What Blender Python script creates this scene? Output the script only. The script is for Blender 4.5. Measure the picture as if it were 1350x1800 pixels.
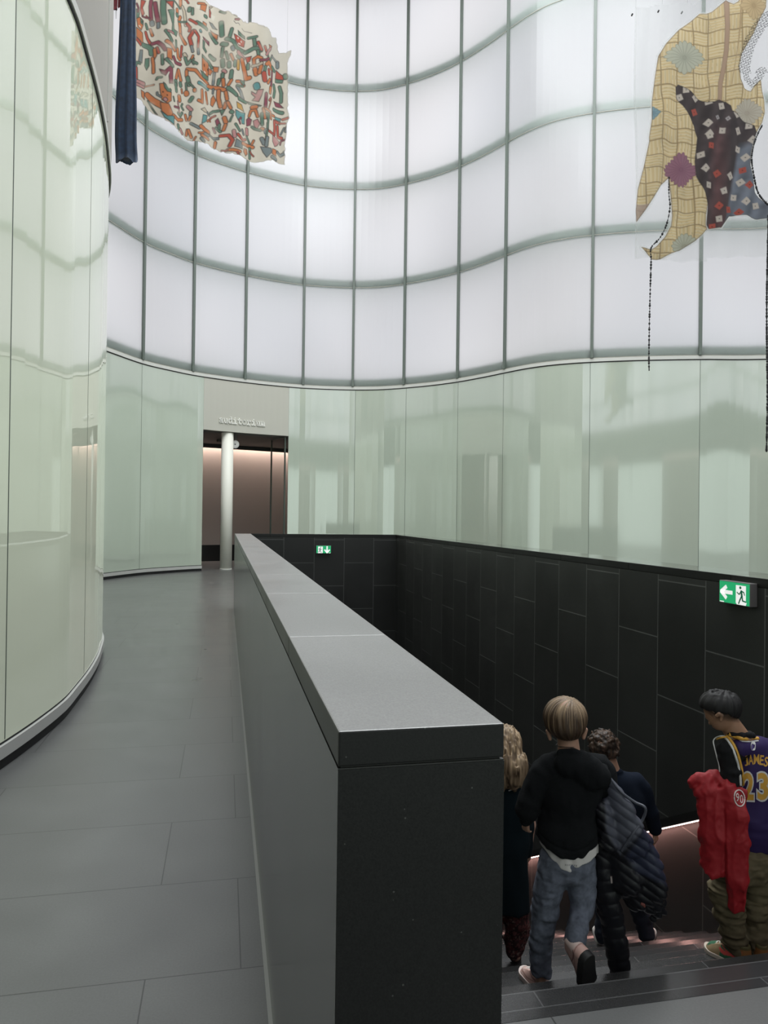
import bpy, bmesh, math, random
import numpy as np
from mathutils import Vector, Matrix

for _o in list(bpy.data.objects):
    bpy.data.objects.remove(_o)
SC = bpy.context.scene
COL = SC.collection
random.seed(7)
RNG = np.random.RandomState(7)

# ------------------------------------------------------------------ camera
# world: metres, +Y runs along the parapet, floor of the upper landing at z = 0
EYE = np.array([0.0, 0.0, 1.92])
FPX = 1300.0
YAW, PITCH, ROLL = math.radians(12.15), math.radians(0.33), math.radians(0.72)
CF = np.array([math.sin(YAW) * math.cos(PITCH), math.cos(YAW) * math.cos(PITCH), math.sin(PITCH)])
_r0 = np.array([math.cos(YAW), -math.sin(YAW), 0.0])
_u0 = np.cross(_r0, CF)
CR = _r0 * math.cos(ROLL) + _u0 * math.sin(ROLL)
CU = -_r0 * math.sin(ROLL) + _u0 * math.cos(ROLL)
cam_d = bpy.data.cameras.new('camera')
cam = bpy.data.objects.new('camera', cam_d)
COL.objects.link(cam)
cam.matrix_world = Matrix(((CR[0], CU[0], -CF[0], EYE[0]), (CR[1], CU[1], -CF[1], EYE[1]),
                           (CR[2], CU[2], -CF[2], EYE[2]), (0, 0, 0, 1)))
cam_d.sensor_fit = 'HORIZONTAL'
cam_d.sensor_width = 36.0
cam_d.lens = 36.0 * FPX / 1350.0
cam_d.clip_end = 200.0
SC.camera = cam

# ------------------------------------------------------------------ world, exposure
SC.view_settings.view_transform = 'Standard'
SC.view_settings.look = 'None'
SC.view_settings.gamma = 1.0
SC.view_settings.use_curve_mapping = False
SC.view_settings.exposure = 0.0
wd = bpy.data.worlds.new('world')
SC.world = wd
wd.use_nodes = True
wd.node_tree.nodes['Background'].inputs[0].default_value = (0.7, 0.75, 0.8, 1)
wd.node_tree.nodes['Background'].inputs[1].default_value = 0.02
SC.cycles.max_bounces = 7
SC.cycles.diffuse_bounces = 3
SC.cycles.glossy_bounces = 4
SC.cycles.transmission_bounces = 4
SC.cycles.transparent_max_bounces = 12
SC.cycles.caustics_reflective = False
SC.cycles.caustics_refractive = False
SC.cycles.sample_clamp_indirect = 6.0
SC.cycles.use_denoising = True

SKY_GLOW = 1.05          # radiance of the light boxes behind the big glass wall
HALL_GLOW = 1.15         # the parts of the same wall round the hall behind the viewer

# unseen overhead area light, added to brighten floor and walls
def area_light(name, loc, rot, sx, sy, power, col=(1, 1, 1)):
    d = bpy.data.lights.new(name, 'AREA')
    d.shape = 'RECTANGLE'
    d.size, d.size_y, d.energy, d.color = sx, sy, power, col
    o = bpy.data.objects.new(name, d)
    o.location = loc
    o.rotation_euler = rot
    COL.objects.link(o)
    return o
area_light('overhead_fill', (4.5, 12.0, 21.0), (0, 0, 0), 14.0, 18.0, 5200.0, (0.94, 0.98, 1.0))

# ------------------------------------------------------------------ helpers
def px_ray(x, y):
    return CF + CR * (x - 675.0) / FPX - CU * (y - 900.0) / FPX

def at_depth(x, y, d):
    return EYE + px_ray(x, y) * d

def project(p):
    d = np.asarray(p, float) - EYE
    return 675 + FPX * (d @ CR) / (d @ CF), 900 - FPX * (d @ CU) / (d @ CF)

def tag(o, label=None, cat=None, group=None, kind=None):
    if label: o['label'] = label
    if cat: o['category'] = cat
    if group: o['group'] = group
    if kind: o['kind'] = kind
    return o

def empty(name, loc, parent=None):
    o = bpy.data.objects.new(name, None)
    o.empty_display_size = 0.1
    o.location = loc
    COL.objects.link(o)
    if parent: put_under(o, parent)
    return o

def world_loc(o):
    v = Vector(o.location)
    p = o.parent
    while p:
        v = v + p.location
        p = p.parent
    return v

def put_under(o, parent):
    """parent without moving (only translations are used in this scene)"""
    o.parent = parent
    o.location = Vector(o.location) - world_loc(parent)

def mesh_np(name, V, Fc, mat, parent=None, smooth=False, col=None):
    """V (n,3) world coordinates, Fc list/array of faces; the origin goes to the bottom centre"""
    V = np.asarray(V, float)
    me = bpy.data.meshes.new(name)
    org = np.array([(V[:, 0].min() + V[:, 0].max()) / 2, (V[:, 1].min() + V[:, 1].max()) / 2, V[:, 2].min()])
    Vl = V - org
    if isinstance(Fc, np.ndarray):
        n, k = Fc.shape
        me.vertices.add(len(V)); me.vertices.foreach_set('co', Vl.astype(np.float32).ravel())
        me.loops.add(n * k); me.loops.foreach_set('vertex_index', Fc.astype(np.int32).ravel())
        me.polygons.add(n)
        me.polygons.foreach_set('loop_start', np.arange(0, n * k, k, dtype=np.int32))
        me.polygons.foreach_set('loop_total', np.full(n, k, np.int32))
        me.update(calc_edges=True)
        me.validate()
    else:
        me.from_pydata([tuple(v) for v in Vl], [], Fc)
        me.update()
    if smooth:
        me.polygons.foreach_set('use_smooth', np.ones(len(me.polygons), bool))
    if col is not None:
        ca = np.ones((len(V), 4), np.float32)
        ca[:, :col.shape[1]] = col
        at = me.attributes.new('paint', 'FLOAT_COLOR', 'POINT')
        at.data.foreach_set('color', ca.ravel())
    if mat: me.materials.append(mat)
    o = bpy.data.objects.new(name, me)
    o.location = org
    COL.objects.link(o)
    if parent: put_under(o, parent)
    return o

class MB:
    """collects boxes, bars, strips and tubes; build() links them as ONE mesh"""
    def __init__(s): s.v, s.f = [], []
    def add(s, V, Fc):
        n = len(s.v)
        s.v += [tuple(map(float, v)) for v in V]
        s.f += [tuple(i + n for i in f) for f in Fc]
        return s
    def box(s, x0, x1, y0, y1, z0, z1):
        V = [(x, y, z) for z in (z0, z1) for y in (y0, y1) for x in (x0, x1)]
        return s.add(V, [(0, 2, 3, 1), (4, 5, 7, 6), (0, 1, 5, 4), (2, 6, 7, 3), (0, 4, 6, 2), (1, 3, 7, 5)])
    def obox(s, c, ax, ay, az):
        """oriented box: centre and three half-axis vectors"""
        c, ax, ay, az = (np.asarray(q, float) for q in (c, ax, ay, az))
        V = [c + i * ax + j * ay + k * az for k in (-1, 1) for j in (-1, 1) for i in (-1, 1)]
        return s.add(V, [(0, 2, 3, 1), (4, 5, 7, 6), (0, 1, 5, 4), (2, 6, 7, 3), (0, 4, 6, 2), (1, 3, 7, 5)])
    def ribbon(s, pts, z0, z1, t, off=0.0):
        """vertical wall strip along plan points; thickness t, shifted by off along the right-hand normal"""
        P = np.asarray(pts, float)
        N = plan_normals(P)
        a, b = P + N * off, P + N * (off + t)
        n = len(P)
        V = [(p[0], p[1], z) for q in (a, b) for z in (z0, z1) for p in q]
        Fc = []
        for i in range(n - 1):
            A0, A1, B0, B1 = i, n + i, 2 * n + i, 3 * n + i
            Fc += [(A0, A0 + 1, A1 + 1, A1), (B0 + 1, B0, B1, B1 + 1), (A1, A1 + 1, B1 + 1, B1), (A0 + 1, A0, B0, B0 + 1)]
        Fc += [(0, n, 3 * n, 2 * n), (n - 1, 3 * n - 1, 4 * n - 1, 2 * n - 1)]
        return s.add(V, Fc)
    def tube(s, pts, r, seg=10, caps=True):
        P = [np.asarray(p, float) for p in pts]
        R = r if hasattr(r, '__len__') else [r] * len(P)
        V, Fc = [], []
        up = np.array([0.13, 0.29, 0.95])
        for i, p in enumerate(P):
            t = P[min(i + 1, len(P) - 1)] - P[max(i - 1, 0)]
            t = t / (np.linalg.norm(t) + 1e-9)
            a = np.cross(t, up)
            if np.linalg.norm(a) < 0.05: a = np.cross(t, [1, 0, 0])
            a /= np.linalg.norm(a); b = np.cross(t, a)
            for k in range(seg):
                w = 2 * math.pi * k / seg
                V.append(p + R[i] * (math.cos(w) * a + math.sin(w) * b))
        for i in range(len(P) - 1):
            for k in range(seg):
                k2 = (k + 1) % seg
                Fc.append((i * seg + k, i * seg + k2, (i + 1) * seg + k2, (i + 1) * seg + k))
        if caps:
            Fc.append(tuple(range(seg))[::-1]); Fc.append(tuple((len(P) - 1) * seg + k for k in range(seg)))
        return s.add(V, Fc)
    def poly(s, pts3, depth):
        """planar polygon (convex or simple) extruded by vector depth"""
        P = [np.asarray(p, float) for p in pts3]; n = len(P); d = np.asarray(depth, float)
        V = P + [p + d for p in P]
        Fc = [tuple(range(n))[::-1], tuple(range(n, 2 * n))] + [(i, (i + 1) % n, n + (i + 1) % n, n + i) for i in range(n)]
        return s.add(V, Fc)
    def build(s, name, mat, parent=None, smooth=False, bevel=0.0):
        o = mesh_np(name, np.array(s.v), s.f, mat, parent, smooth)
        bm = bmesh.new(); bm.from_mesh(o.data)
        bmesh.ops.recalc_face_normals(bm, faces=bm.faces)
        bm.to_mesh(o.data); bm.free()
        if bevel:
            m = o.modifiers.new('bevel', 'BEVEL'); m.width = bevel; m.segments = 2; m.limit_method = 'ANGLE'
        return o

def plan_normals(P):
    T = np.zeros_like(P)
    T[1:-1] = P[2:] - P[:-2]; T[0] = P[1] - P[0]; T[-1] = P[-1] - P[-2]
    T /= np.linalg.norm(T, axis=1)[:, None]
    return np.stack([-T[:, 1], T[:, 0]], 1)        # left-hand side of the walking direction = outside of the hall here

def spline(ctrl, step=0.25):
    P = [np.array(c, float) for c in ctrl]
    P = [2 * P[0] - P[1]] + P + [2 * P[-1] - P[-2]]
    out = []
    for i in range(1, len(P) - 2):
        n = max(2, int(np.linalg.norm(P[i + 1] - P[i]) / step))
        for k in range(n):
            t = k / n
            a, b, c, d = P[i - 1], P[i], P[i + 1], P[i + 2]
            out.append(0.5 * ((2 * b) + (c - a) * t + (2 * a - 5 * b + 4 * c - d) * t * t + (3 * b - a - 3 * c + d) * t ** 3))
    out.append(P[-2])
    return np.array(out)

class Curve:
    def __init__(s, ctrl, step=0.2):
        s.P = spline(ctrl, step)
        s.L = np.concatenate([[0], np.cumsum(np.linalg.norm(np.diff(s.P, axis=0), axis=1))])
        s.N = plan_normals(s.P)
    def at(s, l):
        return np.array([np.interp(l, s.L, s.P[:, 0]), np.interp(l, s.L, s.P[:, 1])])
    def nrm(s, l):
        n = np.array([np.interp(l, s.L, s.N[:, 0]), np.interp(l, s.L, s.N[:, 1])])
        return n / np.linalg.norm(n)
    def near(s, p):
        return s.L[np.argmin(np.linalg.norm(s.P - np.asarray(p, float), axis=1))]
    def seg(s, a, b, step=0.22):
        n = max(2, int(abs(b - a) / step) + 1)
        return np.array([s.at(q) for q in np.linspace(a, b, n)])

# ------------------------------------------------------------------ materials
def new_mat(name):
    m = bpy.data.materials.new(name); m.use_nodes = True
    nt = m.node_tree
    return m, nt, nt.nodes['Principled BSDF']

def N(nt, t, **kw):
    n = nt.nodes.new(t)
    for k, v in kw.items():
        if k in n.inputs: n.inputs[k].default_value = v
        else: setattr(n, k, v)
    return n

def plain(name, col, rough=0.5, ior=1.5, metal=0.0, emit=None, estr=0.0, bump=0.0, bscale=200.0, mottle=0.0, mscale=8.0, sheen=0.0):
    m, nt, b = new_mat(name)
    b.inputs['Base Color'].default_value = (*col, 1)
    b.inputs['Roughness'].default_value = rough
    b.inputs['IOR'].default_value = ior
    b.inputs['Metallic'].default_value = metal
    if sheen:
        b.inputs['Sheen Weight'].default_value = sheen
    if emit:
        b.inputs['Emission Color'].default_value = (*emit, 1)
        b.inputs['Emission Strength'].default_value = estr
    tc = N(nt, 'ShaderNodeTexCoord')
    if mottle:
        nz = N(nt, 'ShaderNodeTexNoise', Scale=mscale, Detail=6.0)
        nt.links.new(tc.outputs['Object'], nz.inputs['Vector'])
        mr = N(nt, 'ShaderNodeMapRange'); mr.inputs[1].default_value = 0.3; mr.inputs[2].default_value = 0.7
        mr.inputs[3].default_value = 1 - mottle; mr.inputs[4].default_value = 1 + mottle
        nt.links.new(nz.outputs[0], mr.inputs[0])
        mx = N(nt, 'ShaderNodeVectorMath', operation='SCALE'); mx.inputs[0].default_value = col
        nt.links.new(mr.outputs[0], mx.inputs['Scale']); nt.links.new(mx.outputs[0], b.inputs['Base Color'])
    if bump:
        nz = N(nt, 'ShaderNodeTexNoise', Scale=bscale, Detail=3.0)
        nt.links.new(tc.outputs['Object'], nz.inputs['Vector'])
        bp = N(nt, 'ShaderNodeBump', Strength=bump, Distance=0.01)
        nt.links.new(nz.outputs[0], bp.inputs['Height']); nt.links.new(bp.outputs[0], b.inputs['Normal'])
    return m

def stone(name, col, rough, ior=1.5, joint=None, axes=('X', 'Y'), size=(1.0, 0.5), off=(0, 0), offset=0.5, mortar=0.004,
          speck=0.25, tone=0.12, bump=0.08, grain=240.0, spots=0.0):
    """honed basalt: fine specks, slab-to-slab tone, thin joints (brick pattern in world metres)"""
    m, nt, b = new_mat(name)
    b.inputs['IOR'].default_value = ior
    geo = N(nt, 'ShaderNodeNewGeometry')
    sep = N(nt, 'ShaderNodeSeparateXYZ'); nt.links.new(geo.outputs['Position'], sep.inputs[0])
    cmb = N(nt, 'ShaderNodeCombineXYZ')
    for i, a in enumerate(axes):
        ad = N(nt, 'ShaderNodeMath', operation='ADD'); ad.inputs[1].default_value = off[i]
        nt.links.new(sep.outputs[a], ad.inputs[0]); nt.links.new(ad.outputs[0], cmb.inputs[i])
    br = N(nt, 'ShaderNodeTexBrick', Scale=1.0)
    br.offset = offset; br.offset_frequency = 2
    br.inputs['Color1'].default_value = (1 - tone, 1 - tone, 1 - tone, 1)
    br.inputs['Color2'].default_value = (1 + tone, 1 + tone, 1 + tone, 1)
    jc = joint if joint else (1, 1, 1)
    br.inputs['Mortar'].default_value = (*jc, 1)
    br.inputs['Mortar Size'].default_value = mortar if joint else 0.0
    br.inputs['Mortar Smooth'].default_value = 0.0
    br.inputs['Brick Width'].default_value = size[0]
    br.inputs['Row Height'].default_value = size[1]
    nt.links.new(cmb.outputs[0], br.inputs['Vector'])
    nz = N(nt, 'ShaderNodeTexNoise', Scale=grain, Detail=3.0)
    nt.links.new(geo.outputs['Position'], nz.inputs['Vector'])
    n2 = N(nt, 'ShaderNodeTexNoise', Scale=2.2, Detail=1.0)
    nt.links.new(geo.outputs['Position'], n2.inputs['Vector'])
    mr = N(nt, 'ShaderNodeMapRange'); mr.inputs[1].default_value = 0.25; mr.inputs[2].default_value = 0.75
    mr.inputs[3].default_value = 1 - speck; mr.inputs[4].default_value = 1 + speck
    nt.links.new(nz.outputs[0], mr.inputs[0])
    m2 = N(nt, 'ShaderNodeMapRange'); m2.inputs[1].default_value = 0.0; m2.inputs[2].default_value = 1.0
    m2.inputs[3].default_value = 0.80; m2.inputs[4].default_value = 1.20
    nt.links.new(n2.outputs[0], m2.inputs[0])
    pr = N(nt, 'ShaderNodeMath', operation='MULTIPLY'); nt.links.new(mr.outputs[0], pr.inputs[0]); nt.links.new(m2.outputs[0], pr.inputs[1])
    s1 = N(nt, 'ShaderNodeVectorMath', operation='SCALE'); s1.inputs[0].default_value = col
    nt.links.new(pr.outputs[0], s1.inputs['Scale'])
    mu = N(nt, 'ShaderNodeVectorMath', operation='MULTIPLY')
    nt.links.new(s1.outputs[0], mu.inputs[0]); nt.links.new(br.outputs['Color'], mu.inputs[1])
    outc = mu.outputs[0]
    if spots:
        vo = N(nt, 'ShaderNodeTexVoronoi', Scale=55.0)
        nt.links.new(geo.outputs['Position'], vo.inputs['Vector'])
        lt = N(nt, 'ShaderNodeMath', operation='LESS_THAN'); lt.inputs[1].default_value = 0.11
        nt.links.new(vo.outputs['Distance'], lt.inputs[0])
        sx = N(nt, 'ShaderNodeSeparateColor'); nt.links.new(vo.outputs['Color'], sx.inputs[0])
        gt = N(nt, 'ShaderNodeMath', operation='GREATER_THAN'); gt.inputs[1].default_value = 0.86
        nt.links.new(sx.outputs[0], gt.inputs[0])
        an = N(nt, 'ShaderNodeMath', operation='MULTIPLY'); nt.links.new(lt.outputs[0], an.inputs[0]); nt.links.new(gt.outputs[0], an.inputs[1])
        mx = N(nt, 'ShaderNodeMix', data_type='RGBA'); nt.links.new(an.outputs[0], mx.inputs['Factor'])
        nt.links.new(outc, mx.inputs['A']); mx.inputs['B'].default_value = (spots, spots, spots * 0.95, 1)
        outc = mx.outputs['Result']
    nt.links.new(outc, b.inputs['Base Color'])
    rr = N(nt, 'ShaderNodeMapRange'); rr.inputs[1].default_value = 0.0; rr.inputs[2].default_value = 1.0
    rr.inputs[3].default_value = rough * 0.85; rr.inputs[4].default_value = rough * 1.15
    nt.links.new(n2.outputs[0], rr.inputs[0]); nt.links.new(rr.outputs[0], b.inputs['Roughness'])
    if bump:
        bp = N(nt, 'ShaderNodeBump', Strength=bump, Distance=0.002)
        nt.links.new(nz.outputs[0], bp.inputs['Height']); nt.links.new(bp.outputs[0], b.inputs['Normal'])
    return m

def painted(name, rough=0.8, trans=0.0, alpha=False, bump=0.15, bscale=400.0, sheen=0.0, ior=1.4):
    """cloth whose dye comes from the mesh's own 'paint' colour attribute"""
    m, nt, b = new_mat(name)
    at = N(nt, 'ShaderNodeAttribute', attribute_name='paint')
    nt.links.new(at.outputs['Color'], b.inputs['Base Color'])
    b.inputs['Roughness'].default_value = rough
    b.inputs['IOR'].default_value = ior
    if sheen: b.inputs['Sheen Weight'].default_value = sheen
    if bump:
        tc = N(nt, 'ShaderNodeTexCoord')
        nz = N(nt, 'ShaderNodeTexNoise', Scale=bscale, Detail=2.0)
        nt.links.new(tc.outputs['Object'], nz.inputs['Vector'])
        bp = N(nt, 'ShaderNodeBump', Strength=bump, Distance=0.004)
        nt.links.new(nz.outputs[0], bp.inputs['Height']); nt.links.new(bp.outputs[0], b.inputs['Normal'])
    out = b.outputs[0]
    if trans:
        tr = N(nt, 'ShaderNodeBsdfTranslucent'); nt.links.new(at.outputs['Color'], tr.inputs['Color'])
        mx = N(nt, 'ShaderNodeMixShader'); mx.inputs[0].default_value = trans
        nt.links.new(b.outputs[0], mx.inputs[1]); nt.links.new(tr.outputs[0], mx.inputs[2]); out = mx.outputs[0]
    if alpha:
        tp = N(nt, 'ShaderNodeBsdfTransparent')
        mx = N(nt, 'ShaderNodeMixShader'); nt.links.new(at.outputs['Alpha'], mx.inputs[0])
        nt.links.new(tp.outputs[0], mx.inputs[1]); nt.links.new(out, mx.inputs[2]); out = mx.outputs[0]
    nt.links.new(out, nt.nodes['Material Output'].inputs['Surface'])
    return m

def glowing(name, col, strength, vary=0.0, scale=0.22):
    m, nt, b = new_mat(name)
    nt.nodes.remove(b)
    em = N(nt, 'ShaderNodeEmission'); em.inputs[0].default_value = (*col, 1); em.inputs[1].default_value = strength
    if vary:
        geo = N(nt, 'ShaderNodeNewGeometry')
        nz = N(nt, 'ShaderNodeTexNoise', Scale=scale, Detail=2.0)
        nt.links.new(geo.outputs['Position'], nz.inputs['Vector'])
        mr = N(nt, 'ShaderNodeMapRange'); mr.inputs[1].default_value = 0.3; mr.inputs[2].default_value = 0.7
        mr.inputs[3].default_value = strength * (1 - vary); mr.inputs[4].default_value = strength * (1 + vary)
        nt.links.new(nz.outputs[0], mr.inputs[0]); nt.links.new(mr.outputs[0], em.inputs[1])
        cr = N(nt, 'ShaderNodeMix', data_type='RGBA')
        nt.links.new(nz.outputs['Color'], cr.inputs['Factor'])
        cr.inputs['A'].default_value = (col[0] * 0.93, col[1] * 0.98, col[2] * 1.06, 1)
        cr.inputs['B'].default_value = (col[0] * 1.05, col[1] * 0.99, col[2] * 0.98, 1)
        nt.links.new(cr.outputs['Result'], em.inputs[0])
    nt.links.new(em.outputs[0], nt.nodes['Material Output'].inputs['Surface'])
    return m

def frosted(name, col, gloss_rough=0.25, gloss=0.05):
    """diffusing white glass: light from behind comes through evenly"""
    m, nt, b = new_mat(name)
    nt.nodes.remove(b)
    tr = N(nt, 'ShaderNodeBsdfTranslucent'); tr.inputs[0].default_value = (*col, 1)
    gl = N(nt, 'ShaderNodeBsdfGlossy'); gl.inputs['Roughness'].default_value = gloss_rough
    mx = N(nt, 'ShaderNodeMixShader'); mx.inputs[0].default_value = gloss
    nt.links.new(tr.outputs[0], mx.inputs[1]); nt.links.new(gl.outputs[0], mx.inputs[2])
    nt.links.new(mx.outputs[0], nt.nodes['Material Output'].inputs['Surface'])
    return m

M = {}
M['pane'] = frosted('white diffusing glass', (0.875, 0.885, 0.88))
for _i, _k in enumerate((0.95, 0.98, 1.02, 1.10)):
    M['lightbox%d' % _i] = glowing('light box row', (0.98, 0.968, 0.99), SKY_GLOW * _k, 0.17, 0.17)
M['hall_glow'] = glowing('lit glass behind viewer', (0.95, 0.98, 1.0), HALL_GLOW, 0.1, 0.3)
M['mullion'] = plain('green grey mullion', (0.125, 0.15, 0.13), 0.45)
M['transom'] = plain('beige joint', (0.34, 0.33, 0.28), 0.5)
M['ledge'] = plain('grey green cross beam', (0.50, 0.555, 0.52), 0.7)
M['base_metal'] = plain('brushed base strip', (0.46, 0.46, 0.44), 0.4)
M['trim_white'] = plain('pale metal trim', (0.60, 0.60, 0.56), 0.35)
M['gap_black'] = plain('black shadow gap', (0.004, 0.004, 0.005), 0.6)
M['upper_grey'] = plain('pale unlit upper wall', (0.40, 0.38, 0.35), 0.9, ior=1.1, mottle=0.03, mscale=0.6)
M['white_wall'] = plain('warm white plaster', (0.50, 0.49, 0.43), 0.7)
M['letter'] = plain('white letters', (0.86, 0.85, 0.79), 0.5)
M['brown_wall'] = plain('taupe wall', (0.42, 0.375, 0.34), 0.75)
M['dark_ceiling'] = plain('dark grey ceiling', (0.10, 0.105, 0.10), 0.7)
M['column_white'] = plain('cream column paint', (0.86, 0.845, 0.76), 0.5)
M['joint_dark'] = plain('dark glass joint', (0.07, 0.09, 0.075), 0.4)
M['glass_green'] = plain('pale green back painted glass', (0.47, 0.53, 0.44), 0.075, ior=2.5)
M['glass_left'] = plain('pale green polished glass', (0.60, 0.65, 0.51), 0.012, ior=3.1, emit=(0.62, 0.66, 0.54), estr=0.16)  # emission added to brighten this wall, standing in for light from behind
M['ceiling'] = plain('white hall ceiling', (0.8, 0.8, 0.8), 0.8)
# ================================================================== STRUCTURE
ZT = 6.53            # underside of the trim between lower glass and the big lit wall
RAIL = 1.536         # parapet height
XL0, XL1 = 0.203, 0.516      # left parapet faces
XR0, XR1 = 3.52, 3.89        # stair wall on the right
YN, YF = 1.306, 15.10        # near end of the parapets, inner face of the far stair wall
RISE, TREAD, NOSE = 0.1591, 0.2925, 2.81

M['floor'] = stone('honed basalt floor', (0.105, 0.107, 0.105), 0.30, 1.55, joint=(0.35, 0.35, 0.35), axes=('X', 'Y'),
                   size=(1.55, 0.794), off=(0.295 + 1.55 * 4, -3.19 + 0.794 * 10), offset=0.75, mortar=0.003, tone=0.06, bump=0.0, speck=0.10, grain=110.0)
M['tread'] = stone('dark basalt stair', (0.034, 0.034, 0.034), 0.22, 1.55, joint=(2.4, 2.4, 2.4), axes=('X', 'Y'),
                   size=(1.55, 0.0975), off=(0.3 + 6.2, -2.81 + 0.0975 * 100), offset=0.37, mortar=0.003, tone=0.12, bump=0.05)
M['stair_wall'] = stone('black basalt cladding', (0.036, 0.037, 0.036), 0.42, 1.42, joint=(3.6, 3.6, 3.6), axes=('Z', 'Y'),
                        size=(0.947, 0.6205), off=(0.947 * 12 - 0.475, -4.275 + 0.6205 * 20), offset=0.5, mortar=0.005, tone=0.16)
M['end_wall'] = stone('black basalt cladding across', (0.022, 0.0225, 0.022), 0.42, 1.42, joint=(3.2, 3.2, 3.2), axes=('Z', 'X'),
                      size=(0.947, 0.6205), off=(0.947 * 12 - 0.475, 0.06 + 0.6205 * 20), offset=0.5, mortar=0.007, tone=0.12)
M['parapet'] = stone('polished dark basalt', (0.016, 0.0165, 0.0155), 0.16, 1.65, joint=(2.2, 2.2, 2.2), axes=('Z', 'Y'),
                     size=(3.0, 0.62), off=(9.0, -1.306 + 6.2), offset=0.0, mortar=0.003, tone=0.05, spots=0.09)
M['parapet_end'] = stone('black basalt end', (0.0105, 0.0108, 0.0105), 0.38, 1.42, speck=0.5, tone=0.0, spots=0.075)
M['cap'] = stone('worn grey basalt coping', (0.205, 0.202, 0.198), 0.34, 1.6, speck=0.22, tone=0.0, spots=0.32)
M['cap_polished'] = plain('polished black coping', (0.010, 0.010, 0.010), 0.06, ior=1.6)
M['cap_edge'] = plain('dark coping edge', (0.012, 0.012, 0.012), 0.4)

hall = Curve([(-11.5, -8.0), (-8.6, -4.6), (-5.4, -0.8), (-3.3, 1.9), (-2.05, 4.2), (-1.64, 5.8), (-1.45, 7.1), (-1.433, 7.9), (-1.457, 8.9),
              (-1.54, 10.0), (-1.74, 11.4), (-2.35, 13.4), (-3.2, 15.6), (-3.95, 18.0), (-4.1, 20.2), (-3.75, 21.6), (-3.39, 22.3),
              (-2.56, 23.91), (-1.77, 24.8), (-0.9, 25.56), (0.62, 26.33), (2.21, 26.82), (3.39, 26.91), (4.53, 26.77),
              (5.52, 26.41), (6.42, 25.71), (7.15, 24.96), (7.73, 24.16), (8.28, 23.14), (8.68, 22.23), (9.05, 21.46),
              (9.46, 20.88), (9.98, 20.40), (10.53, 20.04), (11.24, 19.67), (11.96, 19.35), (13.29, 18.86), (15.1, 18.31),
              (18.0, 16.6), (20.0, 13.0), (20.6, 8.0), (19.6, 2.0), (16.8, -3.5), (12.0, -7.8), (6.0, -10.2), (0.0, -11.0), (-6.5, -10.6), (-11.5, -8.0)])
S_LEFT_END = hall.near((-3.95, 18.0))
S_FAR0 = hall.near((-3.39, 22.3))
S_DOOR0 = hall.near(at_depth(356, 663, 25.2)[:2])
S_DOOR1 = hall.near((2.21, 26.82))
S_RIGHT_END = hall.near((18.0, 16.6))
S_CORNER = hall.near((8.9, 21.8))

def struct(o, label=None):
    o['kind'] = 'structure'
    if label: o['label'] = label
    return o

# ---- upper landing floor with the stair opening left out
fb = MB()
fb.box(-12.5, XL0 + 0.1, -12, 36, -0.25, 0.0)
fb.box(XL0 + 0.1, XL1, -12, YN, -0.25, 0.0)
fb.box(XL0 + 0.1, XL1, YF + 0.2, 36, -0.25, 0.0)
fb.box(XL1, XR0, -12, NOSE, -0.25, 0.0)
fb.box(XL1, XR0 + 0.1, YF + 0.2, 36, -0.25, 0.0)
fb.box(XR0, XR0 + 0.1, -12, YN, -0.25, 0.0)
fb.box(XR0 + 0.1, 22, -12, 36, -0.25, 0.0)
struct(fb.build('floor', M['floor']), 'dark grey stone floor')

# ---- stair: every step a slab, and the lower landing
stair = struct(empty('floor_stair', (2.0, NOSE, -3.6)), 'dark stone steps going down between black walls')
NST = 21
for k in range(1, NST + 1):
    y0 = NOSE + TREAD * (k - 1)
    s = MB().box(XL1, XR0, y0, y0 + TREAD, -RISE * k - 0.17, -RISE * k)
    s.build('step', M['tread'], stair, bevel=0.004)
yl = NOSE + TREAD * NST
MB().box(XL1, XR0, yl, YF, -RISE * (NST + 1) - 0.2, -RISE * (NST + 1)).build('lower_landing', M['tread'], stair)
MB().box(XL1, XR0, NOSE - 0.02, NOSE, -RISE, -0.25).build('riser', M['tread'], stair)

# ---- stair walls with coping slabs
def wall_with_coping(name, x0, x1, y0, y1, mat, label, z0, cuts, along='Y', endmat=None, topmat=None):
    root = struct(empty(name, ((x0 + x1) / 2, (y0 + y1) / 2, z0)), label)
    e = 0.006
    MB().box(x0, x1, y0, y1, z0, RAIL - 0.0665).build('cladding', mat, root)
    if endmat:
        MB().box(x0, x1, y0 - 0.003, y0, z0 if z0 > -1 else 0, RAIL - 0.069).build('end_cladding', endmat, root)
    MB().box(x0 + e, x1 - e, y0 + e, y1 - e, RAIL - 0.0665, RAIL - 0.0635).build('joint_line', M['joint_light'], root)
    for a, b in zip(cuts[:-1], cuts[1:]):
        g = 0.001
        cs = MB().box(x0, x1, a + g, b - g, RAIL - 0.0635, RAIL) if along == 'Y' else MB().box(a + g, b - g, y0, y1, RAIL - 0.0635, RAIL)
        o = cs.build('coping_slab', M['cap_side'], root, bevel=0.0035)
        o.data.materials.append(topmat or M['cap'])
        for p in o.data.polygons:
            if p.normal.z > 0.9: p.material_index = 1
    return root
M['joint_light'] = plain('pale mortar', (0.06, 0.06, 0.058), 0.7)
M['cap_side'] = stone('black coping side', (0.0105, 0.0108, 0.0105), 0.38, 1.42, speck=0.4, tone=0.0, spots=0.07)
lc = [1.303, 2.345, 3.65, 4.81, 6.1, 7.4, 8.7, 10.0, 11.3, 12.6, 13.9, YF + 0.0]
wall_with_coping('wall_parapet', XL0, XL1, YN, YF, M['parapet'], 'dark stone parapet with grey coping along the ramp', -4.2, lc, endmat=M['parapet_end'])
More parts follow.
